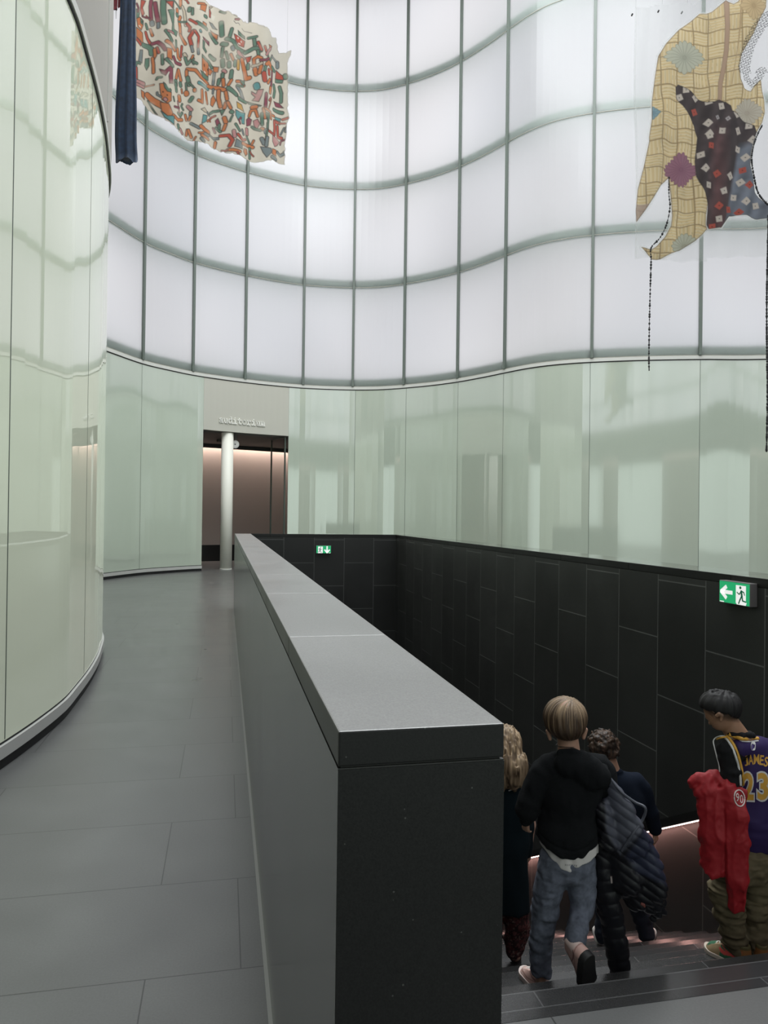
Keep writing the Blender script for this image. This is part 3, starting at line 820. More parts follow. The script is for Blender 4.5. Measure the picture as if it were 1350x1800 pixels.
PAL = {'o': (.56, .20, .085), 'r': (.46, .10, .07), 'm': (.26, .075, .10), 'g': (.135, .225, .165), 'k': (.20, .235, .235), 'y': (.56, .32, .09),
       'w': (.68, .64, .55), 'c': (.55, .47, .36), 'b': (.13, .30, .30), 'p': (.50, .25, .24), 'x': (.03, .03, .03)}
INK = (.075, .062, .055)
FIG = {'A': '''r p 170,0 270,0 200,130 240,220 190,290 150,180
g p 80,160 130,170 140,240 110,340 80,330
o p 80,330 140,300 215,350 210,430 170,520 100,470
g p 150,310 210,360 205,420 160,400
o p 75,480 200,560 215,740 75,640
r p 70,640 200,750 160,790 70,700
m 58 365,0 350,100 355,320
m 58 420,40 430,200 450,380
k 70 365,370 370,410
k 45 450,410 450,480
g 75 530,30 520,200 530,420
g p 550,20 640,0 850,150 820,170 690,60 680,200 580,60
r p 560,60 680,60 660,190
g p 585,210 695,205 680,450 690,540 770,560 740,650 640,600 650,450
o 60 760,190 760,230
g 60 755,270 760,290
o 70 840,0 840,90
c 50 880,110 910,190 930,430
o 60 830,300 800,360 820,460 830,600
o 50 830,600 880,680 920,750
r 55 1040,540 980,650 1010,780
k 40 1010,800 1030,890
r 40 1060,540 1120,650 1110,830
k 45 1115,860 1120,930
o p 1170,90 1300,70 1260,210 1150,180
w p 1095,50 1160,100 1150,170 1090,150
g 60 1250,280 1280,285
o p 1200,380 1290,400 1280,470 1200,440
g 60 1090,400 1200,460 1290,490
b 40 1150,540 1160,560
g 40 1040,150 1035,250
g 60 1000,140 990,180
r 45 260,540 290,640 340,730
o 40 340,490 370,600
g 40 265,400 290,480
g 80 220,760 300,780 350,820 360,900
m 55 370,740 440,730 500,800 540,880
r 40 430,820 455,910
o 45 400,840 410,940 380,1010
g p 260,980 330,970 330,1100 290,1170 250,1100
o 45 375,980 390,1100 395,1220
g 45 545,560 590,640 650,740
o 60 560,740 640,800 710,880
o p 560,850 650,870 660,1060 570,1010
g 50 560,1040 620,1100 680,1150
m p 470,1180 540,1220 620,1150 680,1190 690,1440 620,1440 600,1250 560,1310 500,1260
g 40 500,960 510,1110
w p 600,1250 620,1250 590,1330 560,1320
o 55 770,850 790,980 830,1010
r 40 860,790 850,890 850,960
g 40 735,720 740,820
m 55 690,1000 740,1080 840,1090
o 60 800,1190 760,1330
o 55 810,1190 860,1350
g 80 750,1390 755,1440
g 60 850,1400 860,1440
c 55 910,920 930,960
g 45 920,980 960,1090 1030,1000
o 35 1020,1000 1035,960
o 55 960,1170 1080,1200 1180,1310 1340,1390
o 50 950,1200 955,1280
g 60 970,1310 1000,1430
o p 1190,960 1350,1020 1350,1270 1270,1270 1200,1180
g p 1190,930 1350,1000 1350,1050 1190,980
g p 1170,1200 1350,1280 1350,1340 1220,1310
m p 1200,640 1350,690 1350,760 1220,680
g p 1200,690 1250,720 1240,800 1300,860 1280,900 1200,830
k p 150,850 210,840 200,1060 120,1040
r p 70,1100 110,1150 120,1350 70,1320
p 70 120,1380 240,1400
x 22 1245,1090 1250,1120
x 22 1335,1150 1340,1170
w 24 1250,1210 1280,1220
x 20 185,370 188,380
w 22 130,450 150,465''', 'B': '''r p 0,80 40,180 30,270 0,260
w p 40,210 110,240 80,320 40,280
g 60 185,360 190,580
g 50 320,500 280,650
k p 0,340 60,360 130,470 60,440
o p 20,470 140,560 130,640 60,560
g 45 10,530 120,690
g 70 200,720 240,740
g 60 250,650 340,700 400,800 560,860
r p 350,580 560,680 540,780 440,760 380,690
g p 420,520 550,600 560,650 430,590
x 9 350,370 380,410 430,400 455,430
x 9 500,480 540,520 600,530 660,555
x 8 350,270 400,300
g 60 560,870 700,800 780,860
r 40 740,720 790,850
g 45 690,660 700,760
g 40 740,860 750,920
g 40 200,780 190,920
g 55 200,980 210,1080
g 35 240,860 270,980
g 60 285,1040 290,1100
k 60 330,800 340,830
o 45 310,910 350,1000
p 70 440,870 530,960
g 55 420,940 520,970
g 55 380,1020 375,1090
y 60 440,1010 440,1130
o 70 510,980 560,1150 590,1280 640,1270
r p 570,940 660,930 640,1010 600,1030
g 50 615,1060 615,1120
o 45 700,1100 690,980 740,950 790,980 800,1100
o 60 710,1140 730,1230
o 55 790,1110 770,1210
r 40 840,800 870,880
g 35 880,900 930,1000
g 35 1000,920 950,1010
o p 915,760 990,770 950,860
o 65 880,1080 930,1040 1000,1130
g 50 860,1120 850,1190
r 80 840,1230 860,1330
r 50 930,1160 940,1230
o 50 960,1310 920,1370
g 50 1010,1100 1060,1150
m 35 1010,1180 1000,1380
r p 1100,1130 1230,1240 1220,1290 1090,1270
g p 1090,1270 1220,1290 1210,1340 1090,1330
k 60 1115,1010 1120,1080
g 60 1240,1220 1250,1260
o p 80,1060 160,1080 150,1160 90,1150
k 40 100,1170 90,1340
p 50 220,1150 240,1180
g 45 210,1200 210,1250
o 45 220,1290 230,1390
g 60 330,1180 320,1280
o 45 330,1320 290,1390
g 45 170,1280 160,1350
o 50 420,1340 500,1330 560,1390
g p 480,1320 570,1310 570,1390 540,1380
o p 0,1090 80,1130 40,1200 0,1190
g 45 0,990 60,1080
g 60 20,890 90,950
w 22 420,640 425,650
w 22 485,690 490,700
w 20 435,730 465,735''', 'C': '''o p 190,110 260,140 260,270 200,220
g p 310,280 330,270 470,540 430,500
o 90 310,180 400,280 520,390 600,470
o p 480,20 540,30 560,120 660,190 660,330 600,370 520,300 490,130
g p 530,10 660,150 650,190 590,170 550,100
w p 560,20 640,100 620,130 590,90
o p 500,330 620,380 700,570 690,600 600,590 520,480
o 60 700,580 790,640 880,620
b p 510,480 600,580 710,590 700,740 560,600
o 75 830,230 840,290
p 30 800,320 830,500
g 45 800,520 850,560 890,500
g 30 950,0 960,110
o 80 960,160 965,180
g 25 1000,0 1080,100
o 55 1080,120 1085,140
b 60 1150,10 1340,80
o 55 1210,130 1220,330 1150,300
o 45 1300,150 1330,330
g 60 1050,250 1020,300
p 55 990,390 1040,450
k 35 1030,490 1025,530
o 40 950,530 970,620
o 40 1030,560 1010,620
w 60 970,690 990,730
o 45 980,790 960,880
o 45 1000,790 1040,920
k 45 1040,680 1160,770
c p 1190,450 1270,410 1350,500 1260,490
b p 1230,540 1330,540 1290,650 1200,700
o 65 1190,740 1260,800 1340,830
k 50 1230,860 1330,890
o 50 1200,890 1320,960
k 50 1190,950 1230,1000
g 55 790,730 800,790
p 45 840,790 880,860
g 55 750,30 770,150
g 25 700,260 720,330
o 30 880,100 890,160
p 50 90,20 240,60
x 18 530,165 532,175
x 18 590,230 595,240
p 50 560,290 575,310''', 'D': '''o 60 0,30 150,60 240,110
o p 60,230 100,170 140,260 90,360 50,330
o 55 170,110 170,230 200,370
k 30 95,70 90,140
g 60 290,90 420,210
k 60 430,70 500,150 540,260
g p 430,210 640,310 600,340 450,290
g p 630,300 820,390 800,400 640,340
o 45 260,150 280,270
o 50 270,320 250,400
o 45 290,320 330,420
g p 190,420 260,430 220,520
g 60 340,480 350,490
y p 420,320 520,360 560,470 430,420
b p 400,450 490,490 580,490 560,680 510,680 490,560 440,630 400,540
b 85 740,50 750,90
p p 680,140 740,190 760,130 840,130 820,220 780,320 690,290 730,240 680,180
m 55 890,200 880,400
r 35 990,250 950,300
o 20 1000,270 940,430
g 50 1060,30 1080,120 1060,220
g 50 1170,50 1200,150 1200,290
m 45 1000,0 990,60
o 60 980,90 970,170
m p 1060,290 1170,310 1240,390 1100,370
g 60 1060,430 1220,470
b p 1075,540 1200,560 1190,610 1080,590
o 45 980,530 1060,540
r 40 1230,580 1300,560
r 55 1060,620 1170,640
r 60 1060,640 1060,750 1040,850
r 55 1130,700 1130,880 1200,890
o 70 700,400 740,400
o 40 650,540 680,450 740,450 770,560
m p 600,600 640,560 690,600 670,690 600,710
p p 710,620 770,600 800,680 760,770 720,700
o 50 850,440 870,590
o 40 880,440 970,490 980,600
g 45 825,520 830,700
o 60 825,770 835,775
g 40 900,520 920,620
o 30 910,680 910,790
g 30 940,520 870,1000
m p 130,590 170,550 200,640 150,680
o 55 250,560 270,640
g 40 140,710 200,780
m 40 90,720 120,790
o 45 265,680 240,760
k p 0,820 80,870 180,870 180,910 90,920 20,870
o 55 120,960 100,1040
r 50 200,850 300,860 350,950 310,1040
p 55 370,800 380,890
k p 400,930 500,1000 490,1110 370,1060
r 45 430,860 510,960 560,940
k 35 510,780 530,860
p 55 600,760 600,850
g 30 590,880 640,1000
o 60 510,1010 600,1040 690,1060
o p 520,1090 580,1100 590,1180 550,1220 510,1150
g 40 640,1080 630,1250
o 50 290,1100 350,1110 450,1150
o 35 710,950 680,1010
k 55 820,930 850,1020
k 50 900,920 880,1050
k p 800,1060 960,1100 960,1170 880,1250 830,1160
o p 980,1100 1070,1110 1060,1220 970,1190
k 60 970,1240 1050,1270
p p 1000,870 1080,900 1160,960 1100,1030 1030,1060 990,980
k 50 1100,1140 1160,1190 1230,1150
k 35 1270,780 1290,700
k 25 1190,830 1250,720
g 40 400,690 460,800'''}
QUAD = {'A': (230, 0, 9.643), 'B': (370, 0, 9.31), 'C': (230, 145, 9.643), 'D': (370, 145, 9.31)}

def vertical_sheet(pa, da, pb, db, drape):
    """upright plane through two picture columns at the given distances; drape(X, Y) = metres of fold towards the viewer"""
    A, B = at_depth(pa, 900, da)[:2], at_depth(pb, 900, db)[:2]
    e = (B - A) / np.linalg.norm(B - A); n = np.array([e[1], -e[0]])
    if n @ A > 0: n = -n
    def mp(X, Y):
        x, y = X.ravel(), Y.ravel()
        D = CF + np.outer((x - 675) / FPX, CR) - np.outer((y - 900) / FPX, CU)
        t = ((A - EYE[:2]) @ n) / (D[:, :2] @ n)
        W = EYE + D * t[:, None]
        W[:, :2] += n * drape(x, y)[:, None]
        return W.reshape(*X.shape, 3)
    return mp

M['figured_cloth'] = painted('figured cotton', 0.9, trans=0.35, alpha=True, bump=0.0)
tx = Cloth(236, 514, -60, 296, 0.95)
tx.C[..., :3] = (.62, .565, .47)
nz = lnoise(tx.X, tx.Y, 34, 3) * 0.5 + lnoise(tx.X, tx.Y, 9, 4) * 0.3
tx.C[..., :3] *= (1 + 0.10 * nz)[..., None]
grey = np.clip((tx.X - 445) / 40, 0, 1) * np.clip((150 - tx.Y) / 60, 0, 1)
tx.C[..., :3] = tx.C[..., :3] * (1 - 0.5 * grey[..., None]) + np.array((.36, .36, .33)) * 0.5 * grey[..., None]
def put_fig(q, line, dy=0.0):
    f = line.split(); ox, oy, sc = QUAD[q]
    pts = [(ox + float(a.split(',')[0]) / sc, oy + dy + float(a.split(',')[1]) / sc) for a in f[2:]]
    ink = None if f[0] in 'xw' else INK
    fade = 0.93
    if f[1] == 'p': tx.fill(pts, PAL[f[0]], ink, 1.25, fade)
    else: tx.stroke(pts, float(f[1]) / sc, PAL[f[0]], ink, 1.25, fade)
for line in FIG['D'].split('\n')[:40]:                        # the cloth goes on above the picture
    put_fig('A', line, -150 + 20)
for q in 'ABCD':
    for line in FIG[q].split('\n'): put_fig(q, line)
rf = np.random.RandomState(5)                                 # small leaves, hands and limbs between the figures
for i in range(150):
    cx_, cy_ = rf.uniform(240, 508), rf.uniform(-50, 284)
    if cx_ > 455 and cy_ < 80: continue
    ii = int((cx_ - 236) / tx.step); jj = int((cy_ + 60) / tx.step)
    if abs(tx.C[min(jj, tx.ny - 1), min(ii, tx.nx - 1), 0] - .62) > 0.09: continue
    a_ = rf.uniform(0, 3.14); L_ = rf.uniform(3, 8); b_ = rf.uniform(-0.5, 0.5)
    pts = [(cx_ - L_ * math.cos(a_), cy_ - L_ * math.sin(a_)), (cx_ + b_ * 4, cy_ + b_ * 3), (cx_ + L_ * math.cos(a_ + b_), cy_ + L_ * math.sin(a_ + b_))]
    tx.stroke(pts, rf.uniform(2.5, 5.0), PAL['ogkrpmgoc'[rf.randint(9)]], INK, 1.0, 0.8)
# washed-out patches
w = np.clip(lnoise(tx.X, tx.Y, 16, 9) - 0.15, 0, 1) * 0.55
tx.C[..., :3] = tx.C[..., :3] * (1 - w[..., None]) + np.array((.61, .555, .46)) * w[..., None]
edge = [(236, 170), (245, 173), (253, 178), (265, 191), (283, 207), (290, 212), (303, 224), (318, 236), (332, 245), (346, 249), (352, 250), (373, 257), (394, 266), (415, 274),
        (440, 286), (456, 286), (473, 284), (490, 287), (504, 288), (505, 255), (508, 215), (511, 205), (509, 180), (508, 140), (506, 112), (511, 90), (503, 92), (492, 92), (486, 66), (476, 67),
        (468, 55), (445, 42), (425, 38), (405, 26), (385, 10), (365, 2), (345, -6), (320, -30), (280, -46), (236, -58)]
d = poly_sd(edge, tx.X + lnoise(tx.X, tx.Y, 6, 5) * 1.2, tx.Y + lnoise(tx.X, tx.Y, 4, 6) * 1.4)
tx.C[..., 3] = np.clip(0.5 - d / 1.4, 0, 1)
tx.lay((slice(None), slice(None)), -(d + 1.2), (.30, .27, .22), 0.5)
dr1 = lambda x, y: 0.05 * np.sin(x / 9.0 + 0.6 * np.sin(y / 60)) + 0.04 * np.sin(x / 23.0 + 1) + 0.03 * np.sin(y / 40.0)
mp1 = vertical_sheet(238, 12.6, 510, 14.9, dr1)
hang = empty('wall_hanging', mp1(np.array([[370.0]]), np.array([[285.0]]))[0, 0])
tag(hang, 'large cream cloth painted with orange, red and green figures, hung upper left', 'textile')
tx.mesh('figured_cloth', mp1, M['figured_cloth'], hang, tx.C[..., 3] > 0.01)
M['wire'] = plain('thin steel wire', (0.4, 0.4, 0.4), 0.4, metal=0.6)
def wires(mp, pts, parent, r=0.0022, top=21.3):
    for x, y in pts:
        p = mp(np.array([[float(x)]]), np.array([[float(y)]]))[0, 0]
        MB().tube([p, (p[0], p[1], top)], r, 6).build('hanging_wire', M['wire'], parent)
wires(mp1, [(240, -50), (505, 93)], hang)

# ---- dark blue sash beside it
def drape_tube(name, spine, widths, depth, mat, parent, folds=7, amp=0.22, seed=1, hem=0.05, nseg=48):
    """soft hanging bundle: rings along a vertical spine with fold ripples, ragged hem"""
    r = np.random.RandomState(seed); ph = r.uniform(0, 6.28, 4)
    S = spline(spine, 0.06); n = len(S); V = []; Fc = []
    wid = np.interp(np.linspace(0, 1, n), np.linspace(0, 1, len(widths)), widths)
    ex = np.array([CR[0], CR[1], 0]); ex /= np.linalg.norm(ex); ey = np.array([-ex[1], ex[0], 0])
    for i, p in enumerate(S):
        t = i / (n - 1)
        for k in range(nseg):
            a = 2 * math.pi * k / nseg
            rip = 1 + amp * math.sin(folds * a + ph[0] + 1.3 * math.sin(3 * t + ph[1])) + amp * 0.5 * math.sin((folds * 2 + 1) * a + ph[2] + 2 * t)
            q = p + ex * math.cos(a) * wid[i] * (0.92 + 0.08 * rip) + ey * math.sin(a) * depth * rip
            if i == n - 1: q = q - np.array([0, 0, hem * (0.5 + 0.5 * math.sin(3 * a + ph[3])) + hem * 0.4 * r.rand()])
            V.append(q)
    for i in range(n - 1):
        for k in range(nseg):
            k2 = (k + 1) % nseg
            Fc.append((i * nseg + k, i * nseg + k2, (i + 1) * nseg + k2, (i + 1) * nseg + k))
    Fc.append(tuple(range(nseg))); Fc.append(tuple((n - 1) * nseg + k for k in range(nseg))[::-1])
    return mesh_np(name, np.array(V), Fc, mat, parent, smooth=True)
M['navy'] = plain('navy cloth', (0.013, 0.030, 0.066), 0.8, mottle=0.3, mscale=14, sheen=0.2, bump=0.2, bscale=60)
DS = 11.7
sp = [at_depth(226, -60, DS), at_depth(224, 60, DS), at_depth(222.5, 170, DS), at_depth(221.5, 240, DS), at_depth(223, 278, DS)]
sash = drape_tube('sash', sp, [0.118, 0.12, 0.14, 0.168, 0.172], 0.05, M['navy'], None, 7, 0.3, 3, 0.07)
tag(sash, 'long navy blue cloth bundle hanging left of the figured cloth', 'sash')
MB().tube([sp[0], (sp[0][0], sp[0][1], 21.3)], 0.0025, 6).build('hanging_wire', M['wire'], sash)
M['wine'] = plain('wine red cloth', (0.20, 0.035, 0.045), 0.85, mottle=0.2, mscale=20)
tas = drape_tube('red_cloth', [at_depth(202, -50, 11.75), at_depth(202, -10, 11.75), at_depth(201.5, 14, 11.75)], [0.05, 0.05, 0.042], 0.02, M['wine'], None, 5, 0.3, 5, 0.03)
tag(tas, 'wine red scrap of cloth hanging at the top edge left of the navy sash', 'cloth')
MB().tube([at_depth(202, -50, 11.75), (*at_depth(202, -50, 11.75)[:2], 21.3)], 0.002, 6).build('hanging_wire', M['wire'], tas)
t2 = drape_tube('red_fringe', [at_depth(211, -50, 11.75), at_depth(211, -10, 11.75), at_depth(210, 10, 11.75)], [0.03, 0.03, 0.026], 0.015, M['wine'], tas, 5, 0.3, 6, 0.03)
t3 = MB().tube([at_depth(204, 8, 11.75), at_depth(204, 33, 11.75)], [0.006, 0.003], 6).build('thread', M['gap_black'], tas)

# ---- big sheer hanging on the right with the cut-out cloth
def EP(s): return [(1100 + float(a.split(',')[0]) / 5.4, float(a.split(',')[1]) / 5.4) for a in s.split()]
def FP(s): return [(1100 + float(a.split(',')[0]) / 5.4, 230 + float(a.split(',')[1]) / 5.4) for a in s.split()]
tan_edge = (EP('225,1296 250,1130 250,960 280,720 310,530 380,415 490,300 620,200 700,130 770,120 830,95 950,0 975,20 1020,40 1060,20 1085,-20 1120,-120 1300,-160 1345,-40 1340,60 1310,120 1270,190 1220,310 1150,420 1090,520 1065,640 1080,760 1130,830 1200,850 1230,800 1285,750 1295,860 1320,950 1330,1060 1300,1160 1250,1240')
            + FP('1210,100 1000,300 775,700 760,800 760,890 775,930 730,980 640,1060 520,1130 430,1165 340,1210 240,1220 190,1180 140,1105 200,1130 240,1130 310,1080 380,1000 430,900 440,800 432,600 415,440 330,520 260,630 180,760 100,870 92,760 110,560 170,350 225,100'))
dark_edge = (EP('470,830 500,800 540,810 600,850 690,920 780,970 830,975 880,955 950,970 990,1010 1000,1060 1050,1090 1110,1120 1180,1160 1220,1190 1240,1260')
             + FP('1215,100 1190,200 1180,330 1210,450 1230,580 1290,660 1350,720 1480,800 1500,860 1320,845 1240,840 1140,805 1060,795 1000,800 950,860 900,925 790,930 765,890 770,790 775,700 740,600 690,500 670,430 665,280 690,60')
             + EP('690,1290 660,1180 600,1090 540,990 480,930'))
cl = Cloth(1112, 1385, -36, 462, 1.0)
X, Y = cl.X, cl.Y
ALL = (slice(None), slice(None))
# basket weave: cells with stripes alternately across and along
wx = X + lnoise(X, Y, 30, 11) * 2.0; wy = Y + lnoise(X, Y, 26, 12) * 2.5 + 2.5 * np.sin(X / 34)
CW, CH = 28.2, 24.6
ci, cj = np.floor((wx - 1134) / CW), np.floor((wy - 3) / CH)
fu, fv = (wx - 1134) / CW - ci, (wy - 3) / CH - cj
alt = ((ci + cj) % 2 == 0)
st = np.where(alt, fu * 4.5, fv * 4.5)
tone = 0.5 + 0.5 * np.sin(2 * np.pi * st + np.where(alt, ci, cj) * 1.7)
basec = np.array((.66, .505, .275)); lightc = np.array((.74, .62, .40))
cl.C[..., :3] = basec + (lightc - basec) * tone[..., None] ** 2
thin = np.abs((st % 1) - 0.5) > 0.47
cl.C[..., :3] = np.where(thin[..., None], cl.C[..., :3] * 0.74, cl.C[..., :3])
gl = np.minimum(np.minimum(fu, 1 - fu) * CW, np.minimum(fv, 1 - fv) * CH)
cl.lay(ALL, gl - 0.85, (.215, .135, .06), 0.85)
cl.C[..., :3] *= (1 + 0.08 * lnoise(X, Y, 22, 14))[..., None]
cl.stroke(EP('955,-20 962,250 950,480 925,640 890,800 885,960'), 8.0, (.44, .30, .21), (.30, .19, .12), 1.0)
cl.stroke(EP('1090,0 1080,250 1060,420'), 1.5, (.40, .27, .14))
cl.stroke(EP('1000,800 1060,420 1085,60'), 1.2, (.45, .31, .17))
def flower(c, rx, ry, n, col, ink, a0=0.0, clip=None):
    t = np.arctan2((Y - c[1]) / ry, (X - c[0]) / rx); r = np.hypot((X - c[0]) / rx, (Y - c[1]) / ry)
    dia = 0.80 + 0.20 * np.abs(np.cos(2 * t)) ** 2
    lim = dia * (0.86 + 0.14 * np.abs(np.cos(n * (t - a0) / 2)))
    d = (r - lim) * min(rx, ry)
    if clip is not None: d = np.maximum(d, clip)
    cl.lay(ALL, d - 0.5, ink); cl.lay(ALL, d + 0.6, col)
    spoke = np.abs(np.sin(n * (t - a0) / 2)) * r * min(rx, ry) * 2 / n
    arc = np.abs(np.cos(n * (t - a0) / 2)) * r * min(rx, ry) * 2 / n * 1.0
    cl.lay(ALL, np.where(d < -0.3, np.minimum(arc - 0.42, 9), 1.0), ink, 0.75)
    cl.lay(ALL, np.abs(np.hypot(X - c[0], Y - c[1]) - 3.2) - 0.35, ink, 0.8)
flower(EP('560,545')[0], 37, 29, 20, (.50, .50, .40), (.30, .30, .24))
flower(EP('1165,1060')[0], 26, 26, 18, (.50, .45, .37), (.36, .30, .24))
flower(EP('1210,60')[0], 25, 24, 16, (.58, .43, .24), (.36, .25, .13))
flower(FP('525,370')[0], 30, 31, 22, (.30, .135, .19), (.20, .075, .12))
flower(FP('560,1095')[0], 24, 24, 18, (.50, .50, .40), (.30, .28, .2))
flower(EP('262,1070')[0], 11, 11, 8, (.22, .34, .40), (.14, .22, .26))
dt = poly_sd(tan_edge, X, Y)
tip = poly_sd(FP('80,700 215,700 180,790 90,890'), X, Y)
cl.lay(ALL, tip, (.42, .31, .27), 0.8)
cl.lay(ALL, np.abs(dt + 0.6) - 0.7, (.16, .10, .06), 0.85)
# dark spotted cloth
dd = poly_sd(dark_edge, X, Y)
mixb = np.clip((X - (1284 + (330 - Y) * 0.18)) / 8, 0, 1) * np.clip((Y - 245) / 14, 0, 1)
dk = np.array((.060, .045, .047)) * (1 - mixb[..., None]) + np.array((.17, .185, .225)) * mixb[..., None]
red = np.clip(1 - np.abs(X - 1262) / 22, 0, 1)[..., None] * np.clip((Y - 205) / 40, 0, 1)[..., None] * (1 - mixb[..., None])
dk = dk + red * np.array((.055, .012, .012))
dk = dk * (1 + 0.22 * lnoise(X, Y, 10, 21) + 0.18 * np.sin((X + 0.35 * Y) / 4.2))[..., None]
dcol = cl.C[..., :3].copy()
kk = np.clip(0.5 - dd / 1.2, 0, 1)[..., None]
cl.C[..., :3] = dcol * (1 - kk) + dk * kk
def spot(c, s, col, rot):
    q = [(c[0] + s * math.cos(rot + i * math.pi / 2) * (1.0 if i % 2 else 1.15), c[1] + s * math.sin(rot + i * math.pi / 2) * (1.2 if i % 2 else 1.0)) for i in range(4)]
    sl = cl.box(q, 4)
    d = np.maximum(poly_sd(q, X[sl], Y[sl]) - 0.6, dd[sl] + 0.5)
    cl.lay(sl, d, col); cl.lay(sl, np.hypot(X[sl] - c[0], Y[sl] - c[1]) - 0.9, (.03, .025, .03))
for i, c in enumerate(EP('515,920 575,850 670,920 785,965 905,1010 775,1175 915,1240 1070,1240 1050,1090 1180,1185 785,1280')
                      + FP('785,55 710,230 745,365 780,520 925,575 990,430 1075,165 1145,245 1100,480 1040,620 1140,670 1235,710 880,840 1205,85')):
    spot(c, 5.9, (.56, .49, .43), 0.5 + 0.5 * math.sin(i * 2.3))
for i, c in enumerate(EP('660,1055') + FP('800,150 865,405 880,715 985,740 1120,365 1170,515 1080,770 820,910')):
    spot(c, 5.7, (.42, .085, .06), 0.4 + 0.5 * math.sin(i * 1.7))
for i, c in enumerate(EP('865,1120 965,1130')): spot(c, 3.2, (.40, .36, .36), 0.3)
cl.lay(ALL, np.abs(dd + 0.5) - 0.5, (.02, .018, .02), 0.6)
# alpha: cloth nearly opaque
al = np.clip(0.5 - np.minimum(dt, dd) / 1.3, 0, 1)
cl.C[..., 3] = al * np.where(dd < 0, 0.97, 0.95)
M['cut_cloth'] = painted('dyed gauze', 0.9, trans=0.45, alpha=True, bump=0.0)
def dr2(x, y):
    return 0.035 * np.sin(x / 6.5 + 0.02 * y) * np.clip((y + 60) / 300, 0.2, 1) + 0.03 * np.sin(x / 17.0 + y / 90.0)
DT = 11.6
mp2 = vertical_sheet(1117, DT, 1400, DT + 0.2, dr2)
mp3 = vertical_sheet(1117, DT + 0.10, 1400, DT + 0.30, dr2)
mp4 = vertical_sheet(1117, DT - 0.08, 1400, DT + 0.12, lambda x, y: 0.035 * np.sin(x / 6.5 + 0.02 * y) * 0.4)
hr2 = empty('wall_hanging', mp3(np.array([[1250.0]]), np.array([[462.0]]))[0, 0])
tag(hr2, 'sheer hanging on the right with a tan woven-pattern cut-out and dark spotted cloth', 'textile')
cl.mesh('patterned_cloth', mp2, M['cut_cloth'], hr2, al > 0.01)
# sheer panel behind
sh = Cloth(1116, 1400, -60, 464, 2.0)
sh.C[..., :3] = (.70, .72, .71)
hem = np.where(sh.X < 1243, 455 + 6 * np.clip((sh.X - 1117) / 126, 0, 1) + 1.5 * np.sin(sh.X / 17), 452 + 1.2 * np.sin(sh.X / 14))
top = 12 - 7 * np.exp(-((sh.X - 1165) / 22.0) ** 2) - 6 * np.exp(-((sh.X - 1207) / 20.0) ** 2) - np.clip((sh.X - 1222) * 1.2, 0, 90)
a = np.full(sh.X.shape, 0.20) + 0.10 * np.clip(np.sin(sh.X / 5.0 + 0.012 * sh.Y), 0, 1) * np.clip((200 - sh.Y) / 200, 0, 1)
halo = np.exp(-np.clip(np.minimum(poly_sd(tan_edge, sh.X, sh.Y), poly_sd(dark_edge, sh.X, sh.Y)), 0, 99) / 3.0)
a = np.maximum(a, 0.75 * halo)
sh.C[..., :3] = sh.C[..., :3] * (1 - halo[..., None]) + np.array((.85, .87, .87)) * halo[..., None]
dh = np.minimum(hem - sh.Y, sh.Y - top)
a = np.where(np.minimum(np.abs(sh.X - 1117.5), dh) < 1.5, 0.40, a)
sh.C[..., 3] = a * np.clip(dh / 2.0, 0, 1)
M['sheer'] = painted('sheer white voile', 0.9, trans=0.6, alpha=True, bump=0.0)
sh.mesh('sheer_panel', mp3, M['sheer'], hr2, sh.C[..., 3] > 0.005)
# black net crescent
ntc = EP('1420,120 1340,170 1260,260 1180,400 1140,530 1122,650 1150,745 1205,800 1260,740 1290,700')
ns = Cloth(1294, 1366, 20, 158, 0.6)
dn = line_d(ntc, ns.X, ns.Y)
hw = np.where(ns.Y > 128, 5.5, 11.0)
u_, v_ = ns.X / 5.8 + 0.25 * ns.Y / 5.8, ns.Y / 5.2 - 0.3 * ns.X / 5.2
hexd = np.minimum(np.abs(((u_ + 0.35 * np.sin(v_ * 3.14)) % 1) - 0.5) * 5.8, np.abs(((v_ + 0.3 * np.sin(u_ * 6.28)) % 1) - 0.5) * 5.2)
ns.C[..., :3] = (.012, .012, .014)
ns.C[..., 3] = np.clip(0.5 - (hexd - 0.45) / 0.6, 0, 1) * (dn < hw)
M['net'] = painted('black net', 0.8, alpha=True, bump=0.0)
ns.mesh('black_net', mp4, M['net'], hr2, ns.C[..., 3] > 0.01)
# bead cords
M['bead'] = plain('black beads', (0.008, 0.008, 0.010), 0.4)
def cord(pts, parent, seed, gap=3.4, r=0.012):
    rr = np.random.RandomState(seed)
    P = spline(pts, 2.0); W = mp4(P[:, 0][None], P[:, 1][None])[0]
    mb = MB().tube(W, 0.0045, 6)
    L = np.concatenate([[0], np.cumsum(np.linalg.norm(np.diff(P, axis=0), axis=1))]); s = 0.0
    while s < L[-1]:
        c = np.array([np.interp(s, L, W[:, k]) for k in range(3)]); b = r * rr.uniform(0.75, 1.35)
        mb.tube([c + (0, 0, b * 1.5), c + (0, 0, b * 0.7), c - (0, 0, b * 0.7), c - (0, 0, b * 1.5)], [b * 0.3, b, b, b * 0.3], 6)
        s += gap * rr.uniform(0.7, 2.1)
    return mb.build('bead_cord', M['bead'], parent, smooth=True)
cord(FP('415,440 412,600 420,720 390,880 330,1010 240,1110 240,1220 238,1350 222,2100') + [(1141, 652)], hr2, 1)
cord(EP('1292,1195') + FP('1260,10 1215,120 1190,270 1215,430 1260,580 1340,700 1420,790'), hr2, 2, gap=2.6)
cord([(1349.5, 380), (1349, 460), (1348.5, 600), (1348, 700), (1347.5, 795)], hr2, 3, gap=2.0, r=0.014)
for c in ((1117.5, 13), (1165, 6), (1207, 8)):
    p = mp4(np.array([[float(c[0])]]), np.array([[float(c[1])]]))[0, 0]
    MB().tube([p + CF * 0.2, p + CF * 0.16], 0.012, 10).build('eyelet', M['gap_black'], hr2)
